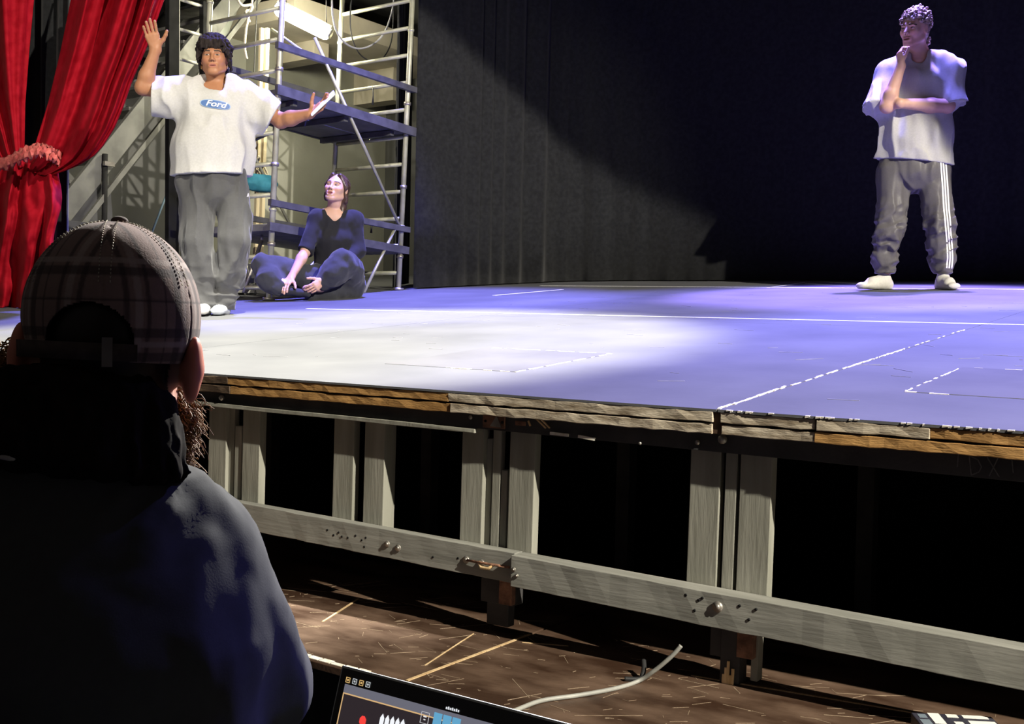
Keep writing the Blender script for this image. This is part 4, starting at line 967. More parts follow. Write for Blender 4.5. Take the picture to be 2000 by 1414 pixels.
# ================================================================== PERSON 2: woman sitting cross-legged
def sitter():
    g = Figure(615, 584, 'woman in black V-neck top sitting cross-legged on the stage looking up'); J = g.J
    hd = Head(J(657, 369, .0), yaw=-22, pitch=-14, roll=8, sc=.98)
    neck = J(653, 415, .05); shL, shR = J(620, 424, .02), J(694, 427, .06)
    elL, wrL = J(597, 490, -.06), J(568, 543, -.20); elR, wrR = J(699, 490, .02), J(630, 549, -.25)
    pel = J(655, 557, .10); knL, knR = J(513, 522, -.10), J(668, 509, -.20); anL, anR = J(548, 553, -.22), J(626, 560, -.20)
    S = Sdf(); hd.build(S, jaw=.93, mouth=.012, nose=.97)
    S.chain([hd.p(0, .030, -.05), hd.p(0, .035, -.10), neck+V(0, 0, .03), neck], [.047, .043, .046, .06], .025)
    S.ecap(pel, J(652, 470, .07), (.15, .11), (.12, .09)); S.ecap(J(652, 470, .07), J(654, 430, .05), (.12, .09), (.14, .085)); S.cap(shL, shR, .045, None, .05)
    S.chain([shL, elL], [.045, .036], .02); S.chain([elL, elL+(wrL-elL)*.3, wrL], [.037, .037, .024], .02); S.chain([shR, elR, wrR], [.045, .036, .024], .02)
    S.chain([pel+V(-.06, 0, 0), knL, anL], [.08, .055, .036], .03); S.chain([pel+V(.06, 0, 0), knR, anR], [.08, .055, .036], .03)
    S.cap(anR, anR+V(-.10, -.05, -.02), .034, .026, .02)
    hand(S, wrL, J(553, 561, -.27)-wrL, (.3, .5, -.7), (.8, -.5, 0), (14, 16, 18, 20), .05, .92, (.5, .7, .3))
    hand(S, wrR, J(603, 569, -.31)-wrR, (-.2, .7, -.5), (-.6, -.3, .6), (16, 18, 20, 24), .06, .92, (.5, .7, .3))
    v, f = S.mesh(.0065); parts = []
    for c, r in ((hd.o+V(0, 0, -.04), V(.13, .16, .185)), (J(565, 545, -.2), V(.12, .16, .12)), (J(612, 558, -.27), V(.13, .14, .10))):
        lo, hi = c-r, c+r; v, f = drop_inside(v, f, lo, hi); parts.append(S.mesh(.0026, lo-.006, hi+.006))
    v, f = join([(v, f)]+parts); v = relax(v, f, 1, .35)
    g.add('body', v, f, mskin('skin_light'), hd.colour(v, (.66, .40, .30), (.50, .20, .18), (.10, .07, .05), (.14, .08, .05), gaze=-.004, browz=.001))
    H = Sdf(); hd.ell(H, (0, .024, .038), (.080, .092, .082), .01); hd.ell(H, (0, .055, -.03), (.072, .055, .085), .03)
    for q in (-1, 1):
        hd.cap(H, (q*.030, -.052, .088), (q*.078, -.012, .012), .016, .014, .02); hd.cap(H, (q*.078, -.012, .02), (q*.078, .040, -.07), .014, .018, .02)
    hd.cap(H, (.03, .075, -.06), (.060, .070, -.165), .045, .025, .03); hd.cap(H, (-.02, .075, -.06), (-.03, .08, -.13), .04, .02, .03)
    hd.cap(H, (0, -.07, .112), (0, .05, .128), .004, None, .008, 's')
    for q in (-1, 1): hd.ell(H, (q*.086, .008, -.006), (.020, .016, .024), .006, 's')
    H.fold(.004, (70, 40, 40), 3); v, f = H.mesh(.0045); n = vnoise(v*A([160, 60, 60])); g.add('hair', v, f, mat('hair_brown', (.9, .9, .9), (1, 1, 1), rough=.4, vcol=True, spec=.5), A([.075, .042, .030])*(.55+.9*n[:, None]))
    strands(g, hd, 'hair_locks', 520, 4, (0, .026, .034), (.082, .094, .084), lambda n: not (n[1] < -.30 and n[2] < .62-abs(n[0])*.2) and n[2] > -.5 and not (abs(n[0]) > .8 and n[2] < .1 and n[1] < .3), lambda n: V(n[0]*1.2, .9, -.8), (.05, .09), .0020, .0012, .6, mat('hair_lock_brown', (.045, .026, .018), (.12, .07, .048), scale=60, rough=.6, spec=.2), lift=.05)
    # top with V neck and three-quarter sleeves
    T = Sdf(); T.shell = 0
    T.ecap(J(654, 530, .08), J(652, 476, .06), (.150, .115), (.135, .105), k=.05); T.ecap(J(652, 476, .06), J(654, 436, .05), (.138, .11), (.150, .095), k=.05); T.cap(shL+V(0, 0, -.003), shR+V(0, 0, -.003), .050, None, .05)
    T.ell(J(638, 466, -.01), (.06, .05, .05), None, .04); T.ell(J(668, 468, .0), (.06, .05, .05), None, .04)
    T.chain([shL, elL, elL+(wrL-elL)*.25], [.057, .047, .045], .03); T.chain([shR, elR, wrR+(elR-wrR)*.4], [.057, .049, .046], .03)
    T.cap(J(652, 420, .0), J(652, 385, .0), .058, .075, .01, 's'); T.cap(J(634, 436, -.10), J(650, 405, -.05), .004, .062, .008, 's'); T.cap(J(634, 434, -.02), J(652, 405, .0), .008, .05, .008, 's')
    T.fold(.006, (11, 11, 5), 11, ridge=True); T.fold(.004, (20, 20, 14), 12); T.cut(J(596, 491, -.07), nrm(wrL-elL), .09)
    v, f = T.mesh(.0055); v = relax(v, f, 1, .4); g.add('top', v, f, mcloth('cotton'), np.tile(A([.020, .020, .024]), (len(v), 1)))
    # loose dark trousers
    P = Sdf(); P.ecap(J(660, 556, .10), J(655, 525, .08), (.165, .13), (.15, .12), k=.05)
    P.chain([J(632, 556, .04), J(560, 530, -.06), J(516, 517, -.11)], [.095, .085, .072], .05); P.chain([J(514, 520, -.11), J(526, 545, -.17), J(545, 560, -.20)], [.072, .070, .058], .05)
    P.chain([J(684, 556, .03), J(680, 525, -.10), J(668, 512, -.19)], [.105, .09, .078], .05); P.chain([J(668, 512, -.19), J(652, 532, -.21), J(632, 552, -.21)], [.075, .080, .060], .05)
    P.chain([J(684, 566, .02), J(640, 572, -.10), J(610, 573, -.14)], [.075, .06, .05], .04)
    P.fold(.012, (8, 8, 8), 15, axes=[[.8, 0, .6], [0, 1, 0], [-.6, 0, .8]], ridge=True); P.fold(.007, (18, 18, 18), 16)
    P.cut(V(0, 0, -.02), (0, .09, -1)); P.ell(anR+V(-.05, -.04, .0), (.05, .07, .05), None, .01, 's')
    v, f = P.mesh(.0065); v = relax(v, f, 1, .4); g.add('trousers', v, f, mcloth('trouser_cloth', .12, .8, .2), np.tile(A([.040, .042, .052]), (len(v), 1)))
    Q = Sdf(); Q.ecap(J(546, 566, -.22), J(600, 574, -.24), (.040, .034), (.038, .026), (0, 1, 0), .03); Q.cap(J(546, 560, -.21), J(540, 553, -.2), .036, .036, .03); Q.fold(.003, (25, 25, 25), 3)
    v, f = Q.mesh(.005); g.add('sock', v, f, mcloth('cotton'), np.tile(A([.035, .036, .045]), (len(v), 1)))
sitter()

# ================================================================== PERSON 3: man with folded arm and hand at the chin
def thinker():
    g = Figure(1776, 566, 'man in grey T-shirt and striped track pants standing with hand on chin'); J = g.J
    hd = Head(J(1786, 58, -.02), yaw=-30, pitch=6, roll=4, sc=1.02)
    neck = J(1797, 112, .05); shL, shR = J(1733, 142, .0), J(1855, 132, .06)
    elL, wrL = J(1732, 208, -.16), J(1760, 128, -.20); elR, wrR = J(1851, 207, -.02), J(1756, 202, -.19)
    S = Sdf(); hd.build(S, jaw=.97, mouth=.006, nose=1.06)
    S.chain([hd.p(0, .030, -.05), hd.p(0, .040, -.10), neck+V(0, 0, .02), neck+V(0, 0, -.03)], [.055, .053, .056, .07], .025)
    S.ecap(J(1790, 320, .04), J(1792, 230, .04), (.16, .11), (.155, .11)); S.ecap(J(1792, 230, .04), J(1794, 155, .04), (.155, .11), (.16, .10)); S.cap(shL*.85+shR*.15+V(0, 0, -.03), shR*.85+shL*.15+V(0, 0, -.03), .05, None, .04)
    S.chain([shL+V(0, 0, -.03), elL], [.042, .042], .02); S.chain([elL, elL+(wrL-elL)*.3, wrL], [.044, .045, .029], .02); S.chain([shR+V(0, 0, -.03), elR], [.042, .046], .02); S.chain([elR, elR+(wrR-elR)*.35, wrR], [.045, .046, .030], .02)
    for a in ([J(1746, 330, .03), J(1740, 445, -.02), J(1728, 532, .05)], [J(1824, 330, .05), J(1838, 440, .0), J(1842, 532, .08)]): S.chain(a, [.09, .06, .04], .03)
    hand(S, wrL, J(1755, 98, -.20)-wrL, (.85, .35, .0), (.3, -.9, .2), (42, 42, 40, 36), .02, 1.03, (.75, .35, .6))
    hand(S, wrR, J(1722, 205, -.10)-wrR, (0, .9, .2), (.1, -.2, .9), (14, 14, 14, 14), .03, 1.0, (.8, .4, .2))
    v, f = S.mesh(.007); parts = []
    for c, r in ((hd.o+V(0, 0, -.035), V(.135, .165, .185)), (J(1800, 203, -.10), V(.25, .17, .07)), (J(1748, 165, -.18), V(.105, .12, .16))):
        lo, hi = c-r, c+r; v, f = drop_inside(v, f, lo, hi); parts.append(S.mesh(.0027, lo-.006, hi+.006))
    v, f = join([(v, f)]+parts); v = relax(v, f, 1, .35)
    g.add('body', v, f, mskin('skin_light'), hd.colour(v, (.62, .36, .27), (.46, .20, .17), (.07, .05, .04), (.07, .045, .03), gaze=-.002, stubble=(.20, .11, .08, .65, .85)))
    H = Sdf(); hd.ell(H, (0, .022, .046), (.078, .092, .080), .01); hd.ell(H, (0, .07, -.015), (.062, .045, .06), .03); rg = random.Random(6)
    for k in range(420):
        a = rg.uniform(-pi, pi); e = rg.uniform(-.35, 1.5); x, y, z = sin(a)*cos(e)*.083, -cos(a)*cos(e)*.094+.020, .048+sin(e)*.086
        if y < -.02 and z < .070-.012*rg.random()+abs(x)*-.35: continue
        if abs(a) < 1.9 and z < .035: continue
        r = rg.uniform(.006, .0125); s_ = rg.choice([1, 1, 1.05, 1.12]); hd.ell(H, (x*s_+rg.gauss(0, .005), y*s_+rg.gauss(0, .004), .048+(z-.048)*s_+rg.gauss(0, .006)), (r, r, r*rg.uniform(.7, 1.1)), .003)
    for k in range(26): hd.ell(H, (-.06+.0046*k, .098+rg.gauss(0, .006), -.05-rg.random()*.045), (.011, .011, .013), .003)
    for q in (-1, 1): hd.ell(H, (q*.088, .010, -.004), (.020, .022, .034), .005, 's')
    H.fold(.004, (140, 140, 140), 4); v, f = H.mesh(.0036); n = vnoise(v*150); g.add('hair', v, f, mat('hair_curly', (.9, .9, .9), (1, 1, 1), rough=.45, vcol=True, spec=.6), A([.30, .22, .16])*(.4+1.2*n[:, None]))
    strands(g, hd, 'hair_curls', 520, 5, (0, .022, .048), (.080, .094, .082), lambda n: not (n[1] < -.15 and n[2] < .32) and n[2] > -.35 and not (abs(n[0]) > .75 and n[2] < .0 and n[1] < .45), lambda n: V(n[0], n[1]*.6-.3, -.4), (.012, .03), .0019, .0075, 1.6, mat('hair_curl_brown', (.16, .11, .08), (.40, .30, .23), scale=60, rough=.6, spec=.25), lift=.28)
    # T-shirt
    T = Sdf(); T.shell = 0
    T.ecap(J(1781, 335, .04), J(1788, 262, .04), (.245, .15), (.195, .135), k=.06); T.ecap(J(1788, 262, .04), J(1794, 165, .04), (.190, .135), (.205, .13), k=.06)
    T.cap(J(1737, 144, .01), J(1858, 136, .06), .068, None, .06); T.cap(J(1770, 124, .04), J(1825, 118, .05), .058, None, .06)
    T.ecap(J(1742, 150, .01), J(1720, 212, -.10), (.080, .075), (.090, .085), (1, .3, 0), .04, flat=True); T.ecap(J(1853, 144, .06), J(1864, 206, .02), (.082, .076), (.092, .085), (1, .3, 0), .04, flat=True)
    T.ecap(J(1797, 109, .015), J(1797, 78, .02), (.064, .068), (.078, .078), k=.010, op='s')
    T.fold(.026, (8, 8, 2.0), 21, ridge=True); T.fold(.008, (9, 8, 3), 22, axes=[[.8, 0, .5], [0, 1, 0], [-.5, 0, .8]]); T.fold(.004, (18, 18, 8), 23)
    T.cut(J(1781, 316, 0), (-.12, 0, -1)); 
    v, f = T.mesh(.006); v = relax(v, f, 1, .4); ts = g.add('t_shirt', v, f, mcloth('cotton'), np.tile(A([.45, .44, .43]), (len(v), 1)))
    # track pants with stripes
    P = Sdf(); P.ecap(J(1786, 300, .04), J(1787, 335, .04), (.205, .13), (.215, .135), k=.04)
    P.chain([J(1747, 336, .03), J(1741, 400, .0), J(1736, 455, -.02), J(1728, 505, .03), J(1727, 528, .04)], [.106, .088, .078, .066, .045], .012)
    P.chain([J(1822, 338, .05), J(1830, 395, .03), J(1836, 440, .0), J(1841, 500, .05), J(1842, 528, .07)], [.106, .088, .078, .068, .046], .012)
    P.fold(.016, (11, 11, 3), 25, ridge=True); P.fold(.020, (8, 8, 17), 26, axes=[[.9, 0, .4], [0, 1, 0], [-.4, 0, .9]], ridge=True, where=lambda Q: np.clip((.62-Q[:, 2])/.2, 0, 1)); P.fold(.005, (18, 18, 10), 27)
    P.cut(V(0, 0, J(1780, 534, 0)[2]), (0, 0, -1)); v, f = P.mesh(.0065); v = relax(v, f, 1, .4); tp = g.add('track_pants', v, f, mcloth('shiny_nylon', .05, .45, .0), np.tile(A([.12, .113, .112]), (len(v), 1))); bv = bvh_of(v, f)
    for a, b in ((J(1728, 522, -.01), .050), (J(1841, 522, .02), .052)):
        ring = [V(a[0]+b*sin(t), a[1]+.05-b*cos(t), a[2]) for t in np.linspace(0, 2*pi, 25)]; vs = []
        mb = MB(); mb.tube([r+V(0, 0, -.025) for r in ring], .007, 6); mb.tube(ring, .007, 6); mb.tube([r+V(0, 0, -.012) for r in ring], .008, 6); mb.build('ankle_cuff', mat('cuff_dark', (.07, .066, .068), (.09, .086, .088), rough=.7), tp)
    M_str = mat('stripe_white', (.78, .77, .74), (.84, .83, .8), rough=.6)
    for off in (0, 5.0, 10.0):
        line = [(1836.5, 314), (1840, 360), (1843, 410), (1846, 445), (1849.5, 480), (1850.5, 505), (1849, 524)]; L = []
        for k in range(60):
            py = 314+(524-314)*k/59; px = np.interp(py, [q[1] for q in line], [q[0] for q in line])+off; L.append((J(px-1.6, py)[0], J(px+1.6, py)[0], J(px, py)[2]))
        pts = []; [pts.extend([(a, z), (b, z)]) for a, b, z in L]; cf = conform(pts, bv, .0035)
        if off > 8: cf = [(x, y if abs(y) < .3 else 0.05, z) for x, y, z in cf]
        MB().add(cf, [(2*i, 2*i+1, 2*i+3, 2*i+2) for i in range(59)], True).build('stripe', M_str, tp)
    # white socks
    def sock(ank, toe, heel):
        Q = Sdf(); t = toe.copy(); t[2] = .024; h_ = heel.copy(); h_[2] = .034; m = ank*.45+t*.55; m[2] = .052
        Q.cap(ank+V(0, 0, .05), ank+V(0, 0, -.02), .037, .037, .02); Q.cap(ank+V(0, 0, -.03), h_, .038, .035, .03); Q.ecap(h_, t, (.037, .036), (.040, .022), np.cross(V(0, 0, 1), t-h_), .03); Q.cap(ank+V(0, 0, -.03), m, .036, .034, .03); Q.cut(V(0, 0, 0.0), (0, .09, -1)); Q.fold(.003, (25, 25, 25), 5)
        v, f = Q.mesh(.005); g.add('sock', v, f, mcloth('cotton'), np.tile(A([.66, .64, .58]), (len(v), 1)))
    sock(J(1727, 540, .05), J(1681, 566, -.06), J(1732, 560, .08)); sock(J(1842, 540, .08), J(1864, 568, -.08), J(1838, 560, .11))
thinker()

# ================================================================== PERSON 4: bearded man in a checked cap, seen from behind in the foreground
def watcher():
    hp = CAM+ray(221, 600)*1.30; g = Figure(0, 0, 'bearded man in checked baseball cap and dark shirt seen from behind', pt=(hp[0], hp[1], .3)); J = g.J
    hd = Head(J(219, 688, .0), yaw=170, pitch=0, roll=-4, sc=.99); zf = 0.0
    neck = J(165, 900, -.03); shR, shL = J(395, 1120, .0), J(-150, 1080, .0); pel = V(J(170, 1400)[0], -.02, .56)
    S = Sdf(); hd.build(S, jaw=1.06)
    for q in (-1, 1): hd.ell(S, (q*.097, .026, -.012), (.012, .020, .040), .008); hd.cap(S, (q*.072, .012, -.02), (q*.094, .024, -.012), .014, .013, .01)
    S.chain([J(200, 720, .0), J(180, 830, -.03), neck], [.062, .066, .075], .03); S.cap(J(282, 800, .05), J(250, 890, .0), .04, .05, .03)
    S.ecap(pel, J(165, 1250, -.02), (.17, .12), (.18, .12)); S.ecap(J(165, 1250, -.02), J(160, 1060, -.02), (.18, .12), (.17, .10)); S.cap(shL, shR, .06, None, .05)
    elR, elL = V(J(500, 1400)[0], .02, .74), V(shL[0]-.08, .02, .74); wrR, wrL = V(shR[0]+.02, .26, .70), V(shL[0]+.05, .26, .70)
    S.chain([shR, elR, wrR], [.055, .045, .03], .03); S.chain([shL, elL, wrL], [.055, .045, .03], .03)
    hand(S, wrR, (-.5, .8, -.1), (0, 0, -1), (-.7, -.4, 0)); hand(S, wrL, (.5, .8, -.1), (0, 0, -1), (.7, -.4, 0))
    kR, kL = V(pel[0]+.16, .44, .50), V(pel[0]-.16, .44, .50)
    S.chain([pel+V(.09, 0, 0), kR, V(kR[0], .46, .10)], [.085, .06, .045], .03); S.chain([pel+V(-.09, 0, 0), kL, V(kL[0], .46, .10)], [.085, .06, .045], .03)
    v, f = S.mesh(.0085); lo, hi = hd.o-V(.13, .16, .19), hd.o+V(.13, .16, .16); v, f = drop_inside(v, f, lo, hi); v, f = join([(v, f), S.mesh(.0024, lo-.008, hi+.008)]); v = relax(v, f, 1, .4)
    col = hd.colour(v, (.60, .33, .25), (.46, .2, .17)); q = hd.inv(v); scalp = (q[:, 1] > .005) & (np.abs(q[:, 0]) < .071) & (q[:, 2] > -.09); col[scalp] = (.014, .010, .009); col[np.abs(q[:, 0]) > .083] = (.66, .24, .17); g.add('body', v, f, mat('skin_ruddy', (.94, .94, .94), (1, 1, 1), scale=40, rough=.5, vcol=True, spec=.35, trans=.35), col)
    # ---- dark hair at the nape
    H = Sdf(); H.ecap(J(165, 765, -.058), J(140, 890, -.07), (.088, .050), (.115, .06), k=.02, endk=.5); H.cap(J(228, 765, -.045), J(240, 870, -.05), .034, .040, .03)
    H.fold(.008, (40, 40, 12), 2, ridge=True); H.fold(.004, (120, 120, 30), 3); 
    v, f = H.mesh(.0045); n = vnoise(v*A([160, 160, 30])); g.add('hair', v, f, mat('hair_dark', (.9, .9, .9), (1, 1, 1), rough=.85, vcol=True, spec=.06), A([.012, .009, .008])*(.5+n[:, None]))
    # ---- beard strands and loose side hair
    rg = random.Random(12); M_beard = mat('beard_brown', (.13, .068, .028), (.30, .17, .07), scale=60, rough=.6, spec=.2)
    def curls(name, spots, seed, r0=.0011):
        rg = random.Random(seed); mb = MB()
        for px, py, d, dx, dz, L in spots:
            p = J(px, py, d); P = []; ph = rg.uniform(0, 6.28); fr = rg.uniform(1.6, 3.6); am = rg.uniform(.004, .010)
            for k in range(17):
                t = k/16; P.append(p+V(dx*L*t+am*sin(ph+fr*6.28*t)*t**.5, .004*cos(ph+fr*6.28*t), dz*L*t-.012*t*t+am*cos(ph*1.3+fr*6.28*t)*t**.5))
            mb.tube(P, [r0*(1-.5*k/16) for k in range(17)], 4, cap=False)
        o = mb.build(name, M_beard, g.root); o['kind'] = 'stuff'; return o
    sp = []
    for k in range(760):
        a = rg.uniform(0, 1); b = rg.gauss(0, .35); px = 318+rg.uniform(0, 45)*(1-abs(a-.3)); py = 765+115*a+rg.gauss(0, 6); sp.append((px, py, .03+rg.uniform(0, .05), .55+b, -.55+rg.gauss(0, .35), rg.uniform(.012, .038)))
    curls('beard', sp, 1)
    sp = [(36+rg.uniform(-6, 12), 655+rg.uniform(0, 50), .02+rg.uniform(0, .03), -.85+rg.gauss(0, .1), -.45+rg.gauss(0, .25), rg.uniform(.03, .07)) for k in range(42)]
    sp += [(28+rg.uniform(-10, 8), 700+rg.uniform(0, 55), .03+rg.uniform(0, .04), -.8+rg.gauss(0, .3), -.5+rg.gauss(0, .4), rg.uniform(.015, .045)) for k in range(160)]
    curls('side_hair', sp, 2)
    # ---- cap
    R_ = V(.1005, .116, .112); cc = J(221, 618, .006); K = Sdf(); K.shell = .0055
    K.ell(cc, R_, None, .01); K.cut(J(221, 700, 0), (-.06, .0, -1)); 
    def edge_seam(P):
        q = (P-cc); ph = np.arctan2(q[:, 0], -q[:, 1])+.10; s = np.abs(((ph/(pi/3))+100) % 1-.5)
        return .0016*np.clip((s-.485)/.012, 0, 1)
    K.disp.append(edge_seam)
    K2 = (J(172, 672, -.1), V(.047, .075, .045))
    v, f = K.mesh(.0021)
    q = (v-K2[0])/K2[1]; keep = ~((q**2).sum(1) < 1); fm = keep[f].all(1); f = f[fm]; used = np.unique(f); mp = np.full(len(v), -1); mp[used] = np.arange(len(used)); v, f = v[used], mp[f]
    q = v-cc; ph = np.arctan2(q[:, 0], -q[:, 1])+.10; pn = np.floor(ph/(pi/3)); pc = (pn+.5)*(pi/3); rad = np.hypot(q[:, 0], q[:, 1]); s = np.sin(ph-pc)*rad; z = q[:, 2]
    def band(t, c, w): return np.clip((w/2-np.abs(t-c))/.0012+.5, 0, 1)
    base = A([.26, .18, .165]); drk = A([.05, .038, .042]); lgt = A([.42, .34, .32]); c = np.tile(base, (len(v), 1))
    flip = np.where(pn % 2 == 0, 1, -1); s2 = s*flip
    for t, cs in ((s2, ((-.034, .006, drk), (-.021, .008, lgt), (-.010, .005, drk), (.012, .0022, drk), (.030, .010, drk), (.040, .005, lgt))), (z, ((-.045, .010, drk), (-.031, .006, lgt), (-.018, .010, drk), (.018, .003, drk), (.050, .010, drk), (.062, .006, lgt)))):
        for p0, w, cl in cs: a = band(t, p0, w)[:, None]*.72; c = c*(1-a)+cl*a
    cap = g.add('cap', v, f, mcloth('cap_check_cloth', .08, .85), c); cap['label'] = 'brown and black checked baseball cap'
    # seams with stitches, button, strap, buckle, peak
    mb = MB()
    for k in range(6):
        ph = -.10+k*pi/3
        for sgn in (-1, 1):
            for i in range(4, 30):
                e = pi/2-i*.042; p = lambda e, ph: cc+V(sin(ph)*cos(e)*(R_[0]+.0012), -cos(ph)*cos(e)*(R_[1]+.0012), sin(e)*(R_[2]+.0012)); w = .006*sgn/(max(.02, cos(e))*.1)
                mb.tube([p(e, ph+w), p(e-.022, ph+w)], .0006, 4)
    st = mb.build('stitching', mat('stitch_cream', (.42, .38, .30), (.5, .46, .38), rough=.9), cap); st['kind'] = 'stuff'
    B = Sdf(); B.ell(cc+V(.006, 0, R_[2]+.001), (.010, .010, .006), None, .004); v, f = B.mesh(.0014); g.add('button', v, f, mcloth('cap_check_cloth'), np.tile(A([.09, .06, .055]), (len(v), 1)), parent=cap)
    def ribbon(pts, hw, th, name, m, parent):
        vs = []; fs = []
        for p in pts:
            n = nrm(V(p[0]-cc[0], p[1]-cc[1], 0)); vs += [p-V(0, 0, hw), p+V(0, 0, hw), p+V(0, 0, hw)+n*th, p-V(0, 0, hw)+n*th]
        for i in range(len(pts)-1):
            for k in range(4): fs.append((i*4+k, (i+1)*4+k, (i+1)*4+(k+1) % 4, i*4+(k+1) % 4))
        m_ = len(pts)-1; fs += [(3, 2, 1, 0), (m_*4, m_*4+1, m_*4+2, m_*4+3)]; return MB().add(vs, fs, True).build(name, m, parent)
    pts = []
    for k in range(30):
        px = 52+k*(262-52)/29; u_ = (px-221)/172; p = J(px, 0, 0); pts.append(V(cc[0]+u_*.104, cc[1]-sqrt(max(0, 1-u_*u_))*.114, J(px, 684+.05*(px-150), -.1*sqrt(max(0, 1-u_*u_)))[2]))
    ribbon(pts, .0095, .003, 'strap', mat('strap_check', (.045, .03, .028), (.08, .06, .055), scale=60, rough=.9), cap)
    p = pts[22]; MB().beam(p+V(0, -.005, -.016), p+V(0, -.005, .016), .011, .004, upv=(0, 1, 0)).build('buckle', M_steel, cap)
    K = Sdf(); fy = hd.R@V(0, -1, 0); sx = hd.R@V(1, 0, 0); pc = cc+V(0, 0, -.035)
    v = []; fs = []; NU, NW = 15, 9
    for s_ in (0, 1):
        for i in range(NU):
            for j in range(NW):
                a = (i/(NU-1)-.5)*2; t = j/(NW-1); ext = .075*(1-.55*a*a); p = pc+sx*a*.086+fy*(.098*sqrt(1-.55*a*a)+ext*t)+V(0, 0, -.030*a*a-.012*t-.004*s_); v.append(p)
    for s_ in (0, 1):
        for i in range(NU-1):
            for j in range(NW-1):
                b = s_*NU*NW; q = (b+i*NW+j, b+(i+1)*NW+j, b+(i+1)*NW+j+1, b+i*NW+j+1); fs.append(q if s_ == 0 else q[::-1])
    for i in range(NU-1): fs.append((i*NW+NW-1, (i+1)*NW+NW-1, NU*NW+(i+1)*NW+NW-1, NU*NW+i*NW+NW-1))
    for j in range(NW-1): fs.append((j, j+1, NU*NW+j+1, NU*NW+j)); b = (NU-1)*NW; fs.append((b+j+1, b+j, NU*NW+b+j, NU*NW+b+j+1))
    MB().add(v, fs, True).build('peak', mat('peak_cream', (.36, .31, .22), (.45, .40, .30), rough=.9), cap)
    # ---- shirt
    T = Sdf(); T.ecap(pel+V(0, 0, -.02), J(165, 1250, -.02), (.195, .15), (.205, .15), k=.05); T.ecap(J(165, 1250, -.02), J(160, 1075, -.02), (.205, .15), (.17, .115), k=.05)
    T.chain([J(190, 955, -.02), J(285, 1058, -.01), J(375, 1115, .0)], [.044, .052, .064], .04); T.chain([J(100, 920, -.03), J(0, 1000, -.02), J(-130, 1075, .0)], [.055, .062, .070], .05)
    T.chain([J(390, 1115, .0), J(460, 1290, .01), elR], [.068, .064, .056], .04); T.chain([shL, elL], [.075, .062], .04); T.chain([elR, wrR], [.062, .042], .03); T.chain([elL, wrL], [.062, .042], .03)
    T.ecap(J(165, 935, -.035), J(170, 890, -.02), (.080, .062), (.072, .058), k=.03); T.cap(J(225, 930, .0), J(258, 945, .03), .030, .026, .03)
    wh = lambda P: np.clip(1-np.hypot(P[:, 0]-J(310, 960)[0], P[:, 2]-J(310, 960)[2])/.10, 0, 1)
    T.fold(.009, (7, 7, 3), 31, ridge=True); T.fold(.011, (14, 10, 26), 32, axes=[[.8, 0, .6], [0, 1, 0], [-.6, 0, .8]], ridge=True, where=wh); T.fold(.004, (22, 22, 16), 33)
    v, f = T.mesh(.006); v = relax(v, f, 1, .4); sh = g.add('shirt', v, f, mcloth('shirt_cloth', .04, .9, .0), np.tile(A([.055, .057, .056]), (len(v), 1)))
    sh['label'] = 'dark blue grey shirt'
    mb = MB(); mb.tube(smooth_pts([J(-15, 868, -.11), J(12, 875, -.115), J(30, 882, -.115), J(38, 888, -.11), J(20, 893, -.115), J(-12, 886, -.11)], 6), .004, 6); mb.build('collar_tip', mat('collar_lit', (.4, .38, .33), (.5, .48, .42), rough=.9), sh)  # collar tip catching light; the light is put into its cream colour
    P = Sdf(); P.chain([pel+V(.09, 0, -.01), kR, V(kR[0], .46, .06)], [.11, .08, .07], .03); P.chain([pel+V(-.09, 0, -.01), kL, V(kL[0], .46, .06)], [.11, .08, .07], .03); P.fold(.008, (9, 9, 5), 34, ridge=True)
    v, f = P.mesh(.011); g.add('trousers', v, f, mcloth('trouser_cloth'), np.tile(A([.03, .03, .035]), (len(v), 1)))
    for k_ in (kR, kL):
        Q = Sdf(); Q.ecap(V(k_[0], .42, .04), V(k_[0], .60, .035), (.045, .04), (.045, .03), (1, 0, 0), .02); Q.cut(V(0, 0, .004), (0, 0, -1)); v, f = Q.mesh(.007); g.add('shoe', v, f, mcloth('shoe_cloth'), np.tile(A([.02, .02, .02]), (len(v), 1)))
    # ---- his chair
    ch = empty('chair', (hp[0], hp[1], .3), g.root.rotation_euler[2]); tag(ch, 'plain black chair under the bearded man in the cap', 'chair'); x0 = pel[0]
    MB().box((x0-.22, -.16, .41), (x0+.22, .28, .45)).build('seat', M_black, ch, bevel=.01); MB().box((x0-.20, -.225, .55), (x0+.20, -.195, .72)).build('backrest', M_black, ch, bevel=.01)
    for a in (-.2, .2):
        for b in (-.14, .25): MB().tube([V(x0+a, b, 0), V(x0+a, b, .42)], .014, 8).build('leg', M_steel, ch)
        MB().tube([V(x0+a, -.15, .42), V(x0+a, -.21, .70)], .013, 8).build('back_post', M_steel, ch)
watcher()

